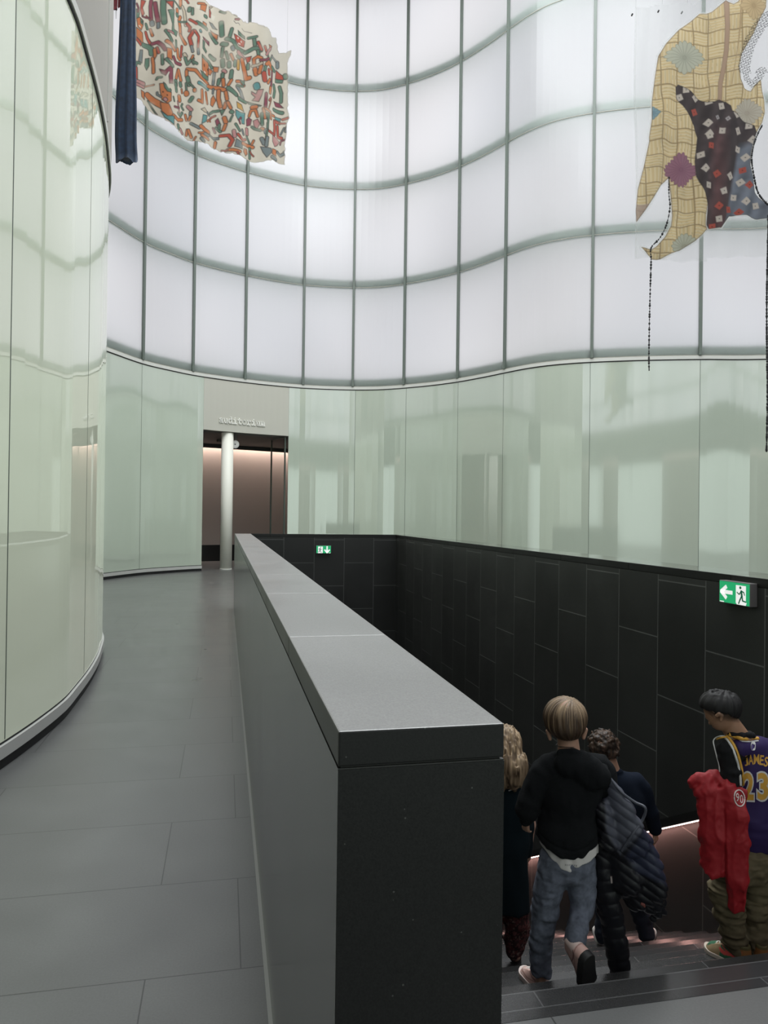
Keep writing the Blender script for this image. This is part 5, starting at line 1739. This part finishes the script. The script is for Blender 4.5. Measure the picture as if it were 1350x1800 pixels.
# ---- quilted jacket over that boy's arm: a grey-navy back panel and one long hanging sleeve
M['puffer'] = painted('quilted nylon', 0.42, bump=0.1, bscale=120, ior=1.4)
PJ = Sculpt(f1, 1.5)
def quilt(axis_pts, pitch, amp):
    A_ = [f1.c(*p) for p in axis_pts]
    def fn(P):
        a, b = A_; e = (b - a) / np.linalg.norm(b - a); t = (P - a) @ e
        return amp * (1 - np.abs(np.sin(math.pi * t / pitch)) ** 0.6)
    return fn
fl = ((0.35, 0, 1), 0.42)
PJ.path([(1071, 1372, -18), (1092, 1420, -22), (1100, 1455, -22), (1092, 1492, -18)], [9, 24, 31, 20], 6, fl)
PJ.path([(1085, 1440, -16), (1118, 1475, -16), (1132, 1515, -14), (1142, 1555, -10), (1140, 1585, -6)], [20, 27, 31, 31, 22], 8, fl)
PJ.path([(1075, 1480, -6), (1100, 1540, -4), (1118, 1575, -2)], [22, 32, 24], 8, fl)
PJ.path([(1150, 1560, -6), (1156, 1598, -2), (1150, 1615, 0)], [22, 15, 8], 6, fl)
PJ.cap((1058, 1420, -14), (1072, 1480, -10), 18, 20, 6)
PJ.path([(1060, 1480, 2), (1061, 1540, 4), (1072, 1600, 6), (1083, 1660, 7), (1093, 1722, 8)], [20, 21, 21.5, 20.5, 19], 4, ((0.0, 0, 1), 0.62))
q1 = quilt([(1120, 1380, -18), (1075, 1450, -18)], 14.0, 3.0)
q2 = quilt([(1060, 1480, 2), (1093, 1722, 8)], 21.0, 1.9)
xs_ = f1.c(1086, 1560, 0)[0]
def sleeve_m(P):
    a, b = f1.c(1061, 1500, 4), f1.c(1093, 1722, 8)
    t = np.clip((P[..., 1] - a[1]) / (b[1] - a[1]), 0, 1)
    return np.clip((24 - np.abs(P[..., 0] - (a[0] + (b[0] - a[0]) * t))) / 4, 0, 1) * np.clip((P[..., 1] - a[1]) / 14, 0, 1)
PJ.warp(lambda P: q1(P) * (1 - sleeve_m(P)) + q2(P) * sleeve_m(P))
PJ.warp(wrinkle(1.5, (9, 14, 14), 61))
gpoly = [f1.c(*p)[:2] for p in ((1060, 1350, -24), (1075, 1362, -24), (1140, 1415, -24), (1133, 1442, -24), (1090, 1502, -24), (1066, 1460, -24))]
npoly = [f1.c(*p)[:2] for p in ((1128, 1446, -16), (1150, 1470, -16), (1172, 1530, -16), (1170, 1546, -16), (1120, 1528, -16), (1100, 1500, -16))]
def pufcol(V):
    c = np.tile(np.array([.0075, .0075, .0105]), (len(V), 1))
    k = np.clip(0.5 - poly_sd(gpoly, V[:, 0], V[:, 1]) / 5, 0, 1)[:, None]
    m = np.clip(0.5 - poly_sd(npoly, V[:, 0], V[:, 1]) / 9, 0, 1)[:, None]
    c = c * (1 - m) + np.array([.026, .030, .055]) * m
    return c * (1 - k) + np.array([.078, .082, .105]) * k
pj = PJ.mesh('puffer_jacket', M['puffer'], None, pufcol)
tag(pj, 'dark quilted jacket with a long hanging sleeve carried by the child in the hoodie', 'jacket')
zp = project_on(PJ, [(1071, 1366), (1092, 1392), (1116, 1410), (1134, 1420), (1130, 1440), (1112, 1466), (1092, 1496)], 0.5)
MB().tube(f1.world(spline(zp, 3.0)), 0.0065, 8).build('piping', plain('jacket binding', (0.075, 0.08, 0.10), 0.5), pj, smooth=True)
zz = project_on(PJ, [(1074, 1540), (1075, 1552)], 1.0)
MB().tube(f1.world(zz), 0.006, 8).build('zip_pull', plain('zip metal', (0.5, 0.42, 0.4), 0.3, metal=0.8), pj)
zz = project_on(PJ, [(1126, 1588), (1131, 1590), (1133, 1594)], 0.6)
MB().tube(f1.world(zz), [0.006, 0.009, 0.006], 8).build('patch', plain('dull red patch', (0.16, 0.045, 0.035), 0.7), pj)

# ---- dark-haired boy in navy further down
f2 = Frame(1090, 1470, 5.25)
B = Sculpt(f2, 1.4)
HP2 = head(B, (1061, 1311, 0), 22.5, (-0.12, 0.35, 0.93))
B.cap((1067, 1326, 2), (1075, 1356, 0), 12.5, 15, 5)
B.ell((1086, 1405, 0), (40, 48, 22), 8).ell((1086, 1470, 0), (34, 46, 21), 8).ell((1088, 1530, 0), (36, 30, 23), 8)
B.path([(1126, 1380, 0), (1143, 1428, 4), (1152, 1464, 10)], [12, 9, 6])
B.path([(1050, 1380, 0), (1040, 1430, 4), (1046, 1466, 16)], [12, 9, 6])
hand(B, (1152, 1464, 10), (0.18, 1, 0.1), (-0.9, 0, 0.3), 24, 0.35)
hand(B, (1046, 1466, 16), (0.1, 1, 0.2), (0.9, 0, 0.3), 24, 0.35)
B.path([(1070, 1540, 0), (1062, 1600, 6), (1058, 1645, 0)], [17, 12, 8]).path([(1106, 1540, 0), (1124, 1592, 8), (1138, 1641, 2)], [17, 12, 8])
p2 = B.mesh('person', M['skin'], None, lambda V: np.tile(np.array([.43, .245, .17]), (len(V), 1)))
tag(p2, 'dark-haired child in a navy sweater and white shoes, partly behind the quilted jacket', 'person', 'children on the stairs')
eyes(HP2, 22.5, p2, f2)
Hh = Sculpt(f2, 1.0)
Hh.ell((1061, 1308, 0), (26, 25, 26.5), 4).ell((1068, 1320, -6), (19, 14, 17), 4)
Hh.cut(lambda P: np.minimum(P[..., 2] - (18 - 0.5 * (P[..., 1] - f2.c(1061, 1311, 0)[1])), 40.0))
Hh.warp(wrinkle(3.4, (6, 6, 6), 71)); Hh.warp(wrinkle(1.6, (2.4, 4.0, 2.4), 72))
def dkhair(base, hi, seed, sc):
    def fn(V):
        k = np.clip(0.4 + 0.9 * n3(V, sc, seed), 0, 1)[:, None]
        return np.array(base) * (1 - k) + np.array(hi) * k
    return fn
Hh.mesh('hair', M['hair'], p2, dkhair((.022, .015, .011), (.10, .062, .042), 73, (3, 8, 3)))
ring = [f2.c(1072, 1343, 2) + np.array([13.6 * math.cos(t), 1.8 * math.sin(t) - 0.8 * math.cos(t), 13.8 * math.sin(t)]) for t in np.linspace(0, 2 * math.pi, 33)]
MB().tube(f2.world(np.array(ring)), 0.0016, 6, caps=False).build('neck_cord', M['gap_black'], p2)
M['navy_knit'] = plain('navy knit', (0.010, 0.0145, 0.026), 0.95, bump=0.3, bscale=300, ior=1.25)
K = Sculpt(f2, 1.6)
K.ell((1086, 1408, 0), (46, 52, 28), 10).ell((1088, 1470, 0), (42, 50, 27), 10).cap((1056, 1372, 0), (1118, 1374, 0), 16, 17, 9)
K.path([(1126, 1384, 0), (1144, 1428, 4), (1152, 1458, 9)], [17, 13.5, 10], 5).path([(1050, 1384, 0), (1039, 1430, 4), (1045, 1458, 14)], [17, 13.5, 10], 5)
K.path([(1060, 1355, -8), (1076, 1358, -14), (1090, 1356, -6), (1084, 1352, 10), (1064, 1354, 8), (1060, 1355, -8)], [4, 4, 4, 4, 4, 4], 4)
K.cut(lambda P: P[..., 1] - f2.c(1088, 1512, 0)[1], 4)
K.warp(wrinkle(2.0, (18, 24, 18), 81))
K.mesh('sweater', M['navy_knit'], p2)
K = Sculpt(f2, 1.6)
K.ell((1088, 1528, 0), (41, 36, 28), 8).path([(1070, 1545, 0), (1062, 1600, 6), (1059, 1645, 0)], [21, 16, 13], 5)
K.path([(1106, 1545, 0), (1123, 1592, 7), (1137, 1643, 1)], [21, 17, 14], 5)
K.warp(wrinkle(2.2, (14, 7, 14), 82))
K.mesh('trousers', plain('dark denim', (0.012, 0.017, 0.03), 0.9, bump=0.3, bscale=300), p2)
def upper2(x, y, z):
    c = np.tile(np.array([.62, .57, .53]), (len(x), 1)); c[x < 0.12] = (.5, .45, .42); return c
zt7 = -RISE * 7
for hp, tp in (((1139, 1663), (1146, 1640)), ((1058, 1662), (1052, 1640))):
    a = f2.local(on_tread(*hp, zt7)); b = f2.local(on_tread(*tp, zt7)); dv2 = b - a; dv2[1] = 0; dv2 /= np.linalg.norm(dv2)
    shoe(f2, a, a + dv2 * 50, (0, -1, 0), p2, upper=upper2, mat=M['shoe'], sole=(.6, .58, .55))

# ---- boy in the purple and gold jersey
f3 = Frame(1308, 1450, 3.76)
YW = 0.50
B = Sculpt(f3, 1.5)
HP3 = head(B, (1265, 1248, 2), 28.5, (-0.70, 0.56, 0.42))
B.cap((1276, 1262, 4), (1303, 1304, 6), 16.5, 20, 6)
B.path([(1260, 1258, -25), (1264, 1255, -27), (1269, 1258, -26), (1267, 1266, -25)], [3, 3, 3, 2.6], 1.5)
B.ell((1328, 1370, 8), (40, 62, 24), 8, YW).ell((1330, 1445, 8), (37, 52, 24), 8, YW).ell((1318, 1520, 6), (38, 32, 26), 8, YW)
B.cap((1284, 1322, -10), (1368, 1322, 30), 15, 15, 8)
B.path([(1280, 1325, -12), (1281, 1386, -16), (1252, 1378, 18)], [13, 10.5, 7])
B.path([(1374, 1326, 32), (1392, 1390, 30), (1384, 1420, 52)], [13, 10.5, 7])
hand(B, (1252, 1378, 18), (-0.8, 0.1, 0.5), (0.1, 1, 0), 30, 0.5)
hand(B, (1384, 1420, 52), (-0.3, 0.8, 0.5), (-1, 0, 0), 30, 0.5)
B.path([(1294, 1528, -6), (1278, 1600, 0), (1298, 1678, -6)], [20, 14, 9]).path([(1340, 1528, 18), (1330, 1600, 14), (1334, 1668, 4)], [20, 14, 9])
def skin3(V):
    c = np.tile(np.array([.33, .185, .115]), (len(V), 1)) * (1 + 0.05 * n3(V, 5, 3)[:, None])
    a, b = f3.c(1266, 1256, -20), f3.c(1290, 1264, -14)     # close-cropped sides above the ear
    yl = f3.c(1270, 1262, 0)[1] + 0.25 * (V[:, 0] - f3.c(1262, 1262, 0)[0])
    m = (V[:, 1] < yl - 3) & (V[:, 1] > f3.c(1266, 1230, 0)[1])
    g = np.clip((yl - V[:, 1]) / 12, 0, 1) * m
    e = np.exp(-((V[:, 0] - f3.c(1262, 1261, -26)[0]) / 8) ** 2 - ((V[:, 1] - f3.c(1262, 1261, -26)[1]) / 9) ** 2) * (V[:, 2] < f3.c(1262, 1261, -25)[2])
    g = np.clip(g - e, 0, 1)[:, None] * 0.85
    return c * (1 - g) + np.array([.03, .022, .018]) * g
p3 = B.mesh('person', M['skin'], None, skin3)
tag(p3, 'black-haired child in a purple and gold jersey numbered 23, looking down by the wall', 'person', 'children on the stairs')
eyes(HP3, 28.5, p3, f3)
Hh = Sculpt(f3, 1.1)
Hh.ell((1265, 1239, 3), (33.5, 26, 31), 4, 0.25).ell((1277, 1241, 3), (24.5, 25, 31), 6).ell((1287, 1254, 3), (12, 16, 22), 5)
yl0, xl0 = f3.c(1240, 1258, -28)[1], f3.c(1240, 1258, -28)[0]
Hh.cut(lambda P: (P[..., 1] - (yl0 - 4.0 + 0.06 * (P[..., 0] - xl0) + 11.0 * np.clip((P[..., 0] - xl0 - 34) / 18, 0, 1))), 3)
Hh.warp(strands(f3.c(1276, 1222, 0), 1.2, 16, 3)); Hh.warp(wrinkle(2.6, (5, 6, 5), 91, lambda P: np.clip((yl0 - 26 - P[..., 1]) / 10, 0, 1)))
Hh.mesh('hair', plain('black hair', (0.009, 0.0085, 0.0085), 0.62, ior=1.4), p3)
# black long-sleeved undershirt
U = Sculpt(f3, 1.5)
U.path([(1280, 1320, -12), (1284, 1352, -16), (1284, 1384, -20)], [19.5, 18.5, 18], 5).path([(1283, 1384, -20), (1254, 1380, 16)], [17, 10.5], 5)
U.path([(1372, 1324, 32), (1390, 1390, 30), (1384, 1416, 50)], [18, 15, 10], 5)
U.cap((1284, 1322, -10), (1368, 1322, 30), 17, 17, 8)
U.path([(1284, 1291, -8), (1304, 1293, -14), (1324, 1293, -2), (1318, 1290, 22), (1292, 1290, 20), (1284, 1291, -8)], [3.6, 4, 3.8, 3.6, 3.6, 3.6], 5)
U.ell((1328, 1370, 8), (42, 60, 26), 8, YW)
U.warp(wrinkle(2.4, (12, 9, 12), 95)); U.warp(wrinkle(1.2, (6, 14, 6), 96))
U.mesh('undershirt', plain('black jersey knit', (0.008, 0.008, 0.009), 0.8, bump=0.2, bscale=300, ior=1.3), p3)
# jersey
G = Sculpt(f3, 1.4)
G.ell((1328, 1365, 8), (46, 70, 31), 9, YW).ell((1331, 1442, 8), (47, 64, 32), 12, YW)
G.cap((1298, 1316, -12), (1362, 1314, 26), 15, 15, 10)
for c_, q_ in (((1272, 1330, -14), (1276, 1392, -18)), ((1388, 1330, 36), (1402, 1400, 34))):
    G.cap(c_, q_, 19.5, 21, 3, mode='sub')
G.cut(lambda P: P[..., 1] - f3.c(1330, 1501, 0)[1] - 3 * np.sin(P[..., 0] / 14), 3)
G.ell((1302, 1284, 4), (18, 11, 18), 2, mode='sub')
G.warp(wrinkle(2.2, (16, 34, 16), 101)); G.warp(wrinkle(1.4, (26, 9, 20), 102, lambda P: np.clip((P[..., 1] - f3.c(1330, 1420, 0)[1]) / 20, 0, 1)))
M['jersey'] = painted('purple mesh jersey', 0.7, bump=0.2, bscale=700)
jer = G.mesh('jersey', M['jersey'], p3, flat_col((.024, .0115, .075)))
M['gold'] = plain('gold trim', (0.62, 0.33, 0.045), 0.6)
M['white_trim'] = plain('white trim', (0.62, 0.61, 0.60), 0.6)
def trim_line(S, pts, name, mat, r, lift, parent, w0=-120):
    q = project_on(S, pts, lift, w0)
    return MB().tube(f3.world(spline(q, 2.0)), r * f3.s, 8).build(name, mat, parent, smooth=True)
arm_pts = [(1275, 1294), (1283, 1304), (1289, 1314), (1295, 1330), (1299.5, 1346), (1302.5, 1364), (1303.5, 1380)]
trim_line([G, U], [(x + 2.6, y - 0.6) for x, y in arm_pts], 'armhole_trim', M['gold'], 2.6, 0.3, jer)
trim_line([G, U], [(x - 1.5, y + 1) for x, y in arm_pts], 'armhole_edge', M['white_trim'], 2.0, 0.2, jer)
trim_line([U, G], [(1276, 1294), (1266, 1294), (1258, 1297), (1254, 1303), (1256, 1314), (1260, 1330), (1264, 1345), (1265, 1357)], 'front_edge', M['white_trim'], 1.1, 0.2, jer)
trim_line([U, G], [(1278, 1295), (1268, 1296.5), (1260, 1299.5)], 'shoulder_trim', M['gold'], 1.6, 0.2, jer)
col_pts = [(1281, 1290.5), (1292, 1295), (1304, 1298.5), (1318, 1299.5), (1333, 1298)]
trim_line([G, U], col_pts, 'collar', M['gold'], 3.2, 0.0, jer); trim_line([G, U], [(x, y + 4.2) for x, y in col_pts], 'collar_edge', M['white_trim'], 1.3, 0.2, jer)
def print_on(S, fr, body, cx_, cy_, w, h, name, mat, parent, bold=0.0, lift=0.6, rot=0.0, skew=0.0, box=None):
    """box: the plain outline size to scale by, so that bold and plain versions register"""
    V, Fc = text_flat(body, bold)
    if box is None: box = (V.min(0), V.max(0))
    c0 = (box[0] + box[1]) / 2; sz = box[1] - box[0]
    q = (V - c0) / sz * np.array([w, -h])
    q[:, 1] += skew * q[:, 0]
    q = q @ np.array([[math.cos(rot), math.sin(rot)], [-math.sin(rot), math.cos(rot)]])
    L = project_on(S, q + np.array([cx_, cy_]), lift)
    mesh_np(name, fr.world(L), Fc, mat, parent, smooth=False)
    return box
for ch, x, y, wd_, rt_ in (('J', 1311.5, 1337.5, 7.2, -0.18), ('A', 1320.0, 1335.5, 8.6, -0.06), ('M', 1329.8, 1334.6, 9.6, 0.0), ('E', 1339.0, 1336.2, 6.8, 0.10), ('S', 1347.0, 1339.0, 7.4, 0.2)):
    print_on(G, f3, ch, x, y, wd_, 17.5, 'name_letter', M['gold'], jer, 0.022, 0.8, rt_)
for ch, x in (('2', 1315.5), ('3', 1341.0)):
    bx = print_on(G, f3, ch, x, 1382.5, 19, 48, 'number_digit', M['gold'], jer, 0.035, 1.1, 0.0, 0.05)
    Vb = bx
    print_on(G, f3, ch, x, 1382.5, 19, 48, 'number_outline', M['white_trim'], jer, 0.085, 0.6, 0.0, 0.05, bx)
def pill(S, fr, cx_, cy_, rx, ry, name, mat, parent, lift, n=18, rot=0.0):
    q = [(cx_ + rx * math.copysign(abs(math.cos(t)) ** 0.6, math.cos(t)), cy_ + ry * math.copysign(abs(math.sin(t)) ** 0.6, math.sin(t))) for t in np.linspace(0, 2 * math.pi, n + 1)[:-1]]
    L = project_on(S, q, lift)
    mesh_np(name, fr.world(L), [tuple(range(n))], mat, parent)
pill(G, f3, 1324.0, 1311.5, 4.2, 7.8, 'emblem', M['white_trim'], jer, 1.3)
pill(G, f3, 1322.3, 1313.5, 1.7, 4.6, 'emblem_mark', plain('emblem violet', (0.10, 0.07, 0.22), 0.6), jer, 1.9)
# cargo trousers
O = Sculpt(f3, 1.5)
O.ell((1316, 1520, 6), (44, 36, 32), 8, YW)
O.path([(1288, 1530, -4), (1276, 1565, 0), (1279, 1600, 2), (1288, 1640, 0), (1302, 1682, -5)], [29, 27, 25, 20.5, 16.5], 6)
O.path([(1338, 1530, 18), (1331, 1565, 16), (1329, 1600, 13), (1331, 1640, 8), (1333, 1660, 4)], [27, 24, 22, 21, 19.5], 6)
O.cap((1352, 1560, 14), (1353, 1590, 12), 9, 10, 4)
O.cut(lambda P: P[..., 1] - np.interp(P[..., 0], [f3.c(x, 1680, -20)[0] for x in (1270, 1282, 1318, 1360)], [f3.c(1296, y, -12)[1] for y in (1666, 1672, 1692, 1664)]), 2)
O.warp(wrinkle(4.2, (30, 7.5, 30), 111, lambda P: 0.45 + 0.55 * np.clip((P[..., 1] - f3.c(1300, 1570, 0)[1]) / 30, 0, 1)))
O.warp(wrinkle(2.6, (11, 9, 11), 112)); O.warp(wrinkle(1.5, (26, 4, 26), 113))
O.mesh('cargo_trousers', M['cloth'], p3, lambda V: np.array([.105, .084, .047]) * (1 + 0.22 * n3(V, (10, 6, 10), 114) + 0.12 * n3(V, 3, 115))[:, None])
GRN, TAN, ORG = (.028, .12, .062), (.30, .215, .12), (.24, .105, .035)
def upper3(x, y, z):
    c = np.tile(np.array(TAN), (len(x), 1))
    c[(x < 0.30)] = ORG
    c[(x < 0.30) & (z > 0.40)] = (.10, .085, .035)
    c[(x > 0.34) & (x < 0.62) & (z < 0.32)] = GRN
    c[(x > 0.76) & (z > 0.15) & (np.abs(y) < 0.12)] = GRN
    c[(x > 0.60) & (x < 0.70)] = TAN
    c[swoosh(x, z, 0.12, 0.21, 0.52, 0.10) & (np.abs(y) > 0.07)] = (.55, .07, .065)
    c[swoosh(1.0 - x, z, 0.36, 0.20, 0.52, 0.10) & (np.abs(y) > 0.07)] = (.62, .085, .075)
    return c
for hp, tp, ln in (((1321, 1704), (1243, 1668), 80), ((1336, 1703), (1352, 1672), 80)):
    a = f3.local(on_tread(*hp, zt2)); b = f3.local(on_tread(*tp, zt2)); dv2 = b - a; dv2[1] = 0; dv2 /= np.linalg.norm(dv2)
    shoe(f3, a, a + dv2 * ln, (0, -1, 0), p3, H=0.44, W=0.37, upper=upper3, mat=M['shoe'], sole=(.55, .48, .40), sole_h=0.085, lace=(.75, .72, .66))

# ---- red jacket over that boy's left forearm
M['red_nylon'] = plain('red nylon', (0.30, 0.006, 0.012), 0.6, bump=0.15, bscale=250)
Rj = Sculpt(f3, 1.4)
fr_ = ((0.2, 0, 1), 0.52)
Rj.path([(1214, 1374, -8), (1228, 1370, -10), (1256, 1366, -14), (1280, 1382, -26)], [4, 7.5, 10, 13], 5)
Rj.path([(1222, 1382, -8), (1232, 1392, -12), (1246, 1388, -16)], [7, 12, 16], 5)
Rj.path([(1240, 1378, -14), (1249, 1420, -22), (1252, 1470, -24), (1254, 1530, -22)], [18, 22, 22, 20], 6, fr_)
Rj.path([(1228, 1385, -10), (1244, 1408, -18)], [8, 16], 6, fr_)
Rj.path([(1284, 1398, -36), (1288, 1430, -40), (1290, 1480, -38), (1292, 1540, -34), (1293, 1588, -30)], [17, 23, 24, 23, 15], 6, fr_)
Rj.path([(1262, 1400, -26), (1270, 1470, -32), (1274, 1530, -30)], [14, 20, 18], 6, fr_)
Rj.cap((1300, 1392, -36), (1304, 1440, -38), 10, 11, 5, fr_)
Rj.cap((1268, 1362, -50), (1276, 1398, -58), 9, 10, 4, mode='sub')
Rj.cut(lambda P: P[..., 1] - np.interp(P[..., 0], [f3.c(x, 1550, -30)[0] for x in (1228, 1248, 1274, 1279, 1316)], [f3.c(1280, y, -30)[1] for y in (1530, 1544, 1546, 1602, 1602)]), 3)
Rj.warp(lambda P: 5.2 * (np.abs(n3(P, (15, 70, 20), 121)) - 0.35)); Rj.warp(lambda P: 3.6 * (np.abs(n3(P + 0.5 * P[..., 1:2] * np.array([1.0, 0, 0]), (12, 34, 16), 122)) - 0.3)); Rj.warp(wrinkle(1.0, (6, 7, 6), 124))
gx = f3.c(1274, 1480, -30)[0]
Rj.warp(lambda P: 3.4 * np.exp(-((P[..., 0] - gx - 0.02 * (P[..., 1])) / 2.4) ** 2) * np.clip((P[..., 1] + 60) / 30, 0, 1))
rj = Rj.mesh('red_jacket', M['red_nylon'], None)
tag(rj, 'red jacket marked 90 in a white ring, draped over the jersey child\'s arm', 'jacket')
M['white_print'] = plain('white print', (0.66, 0.60, 0.58), 0.6)
rg = project_on(Rj, [(1300 + 9.3 * math.cos(t), 1403 + 14.2 * math.sin(t) + 2.2 * math.cos(t)) for t in np.linspace(0, 2 * math.pi, 30)], 0.3)
MB().tube(f3.world(rg), 1.0 * f3.s, 6, caps=False).build('ring_mark', M['white_print'], rj)
print_on(Rj, f3, '9', 1296.6, 1401.5, 5.4, 14.5, 'number_digit', M['white_print'], rj, 0.0, 0.6, 0.0, 0.25)
print_on(Rj, f3, '0', 1303.6, 1404.5, 5.4, 14.5, 'number_digit', M['white_print'], rj, 0.0, 0.6, 0.0, 0.25)

# ---- long-haired blonde child half hidden behind the parapet
f4 = Frame(890, 1480, 4.52)
B = Sculpt(f4, 1.6)
HP4 = head(B, (884, 1310, 2), 29, (-0.2, 0.25, 0.95))
B.cap((890, 1322, 4), (888, 1366, 0), 14, 18, 6)
B.ell((884, 1420, 0), (42, 62, 26), 8).ell((884, 1510, 0), (40, 62, 26), 8)
B.path([(922, 1382, 0), (930, 1450, 4), (926, 1506, 14)], [14, 11, 8]).path([(848, 1382, 0), (838, 1450, 4), (842, 1506, 14)], [14, 11, 8])
hand(B, (926, 1506, 14), (0, 1, 0.2), (-1, 0, 0), 28, 0.4); hand(B, (842, 1506, 14), (0, 1, 0.2), (1, 0, 0), 28, 0.4)
B.path([(900, 1560, 0), (904, 1625, 4), (906, 1680, 0)], [18, 13, 9]).path([(866, 1560, 0), (862, 1625, 4), (862, 1680, 0)], [18, 13, 9])
p4 = B.mesh('person', M['skin'], None, flat_col((.45, .27, .2)))
tag(p4, 'long-haired blonde person in a dark teal coat half hidden behind the parapet end', 'person', 'children on the stairs')
eyes(HP4, 29, p4, f4)
Hh = Sculpt(f4, 1.2)
Hh.ell((884, 1307, 0), (33, 34, 35), 5).path([(890, 1318, -16), (901, 1345, -26), (904, 1366, -26), (900, 1378, -22)], [24, 26, 20, 11], 6)
Hh.path([(880, 1320, -18), (876, 1360, -26), (878, 1384, -24)], [24, 22, 12], 6)
Hh.cut(lambda P: np.minimum(P[..., 2] - (24 - 0.5 * (P[..., 1] - f4.c(890, 1305, 0)[1])), 40.0))
Hh.warp(wrinkle(4.0, (5.5, 34, 9), 131)); Hh.warp(wrinkle(1.8, (2.6, 22, 4), 132))
Hh.mesh('hair', M['hair'], p4, dkhair((.12, .078, .044), (.44, .32, .20), 133, (2.6, 26, 4)))
Ct = Sculpt(f4, 1.6)
Ct.cap((860, 1380, 0), (912, 1380, 0), 20, 20, 8)
Ct.path([(886, 1400, 0), (885, 1480, 0), (884, 1590, 0)], [44, 43, 45], 8, ((0, 0, 1), 0.68))
Ct.path([(918, 1388, 0), (926, 1450, 4), (923, 1498, 12)], [18, 15, 12], 5).path([(852, 1388, 0), (841, 1450, 4), (845, 1498, 12)], [18, 15, 12], 5)
Ct.cut(lambda P: P[..., 1] - f4.c(884, 1596, 0)[1], 3)
Ct.warp(wrinkle(2.6, (14, 44, 16), 141))
Ct.mesh('coat', plain('dark teal wool', (0.006, 0.013, 0.017), 0.95, bump=0.3, bscale=300, ior=1.25), p4)
zz = project_on(Ct, [(894, 1390), (900, 1388), (905, 1381)], 0.8)
MB().tube(f4.world(zz), 0.0035, 6).build('white_cord', M['white_trim'], p4)
Tr = Sculpt(f4, 1.5)
Tr.ell((884, 1575, 0), (40, 30, 26), 8).path([(901, 1580, 0), (909, 1630, 3), (906, 1652, 1), (904, 1672, 0)], [24, 21, 17, 14], 5).path([(866, 1580, 0), (862, 1630, 3), (862, 1672, 0)], [24, 21, 14], 5)
Tr.warp(wrinkle(3.0, (9, 16, 9), 151))
def trcol(V):
    n = n3(V, 3.2, 152); m = n3(V, 7, 153)
    c = np.tile(np.array([.030, .012, .012]), (len(V), 1)); c[n > 0.22] = (.13, .045, .045); c[(m > 0.35)] = (.085, .022, .022); c[n < -0.5] = (.20, .13, .11)
    return c
Tr.mesh('patterned_trousers', M['cloth'], p4, trcol)
zt5 = -RISE * 5
def upper4(x, y, z): return np.tile(np.array([.045, .018, .016]), (len(x), 1))
for hp in ((907, 1693), (864, 1693)):
    a = f4.local(on_tread(*hp, zt5)); dv2 = np.array([0.05, 0, 1.0])
    shoe(f4, a, a + dv2 * 58, (0, -1, 0), p4, H=0.55, upper=upper4, mat=M['shoe'], sole=(.02, .012, .012), lace=(.04, .02, .02))
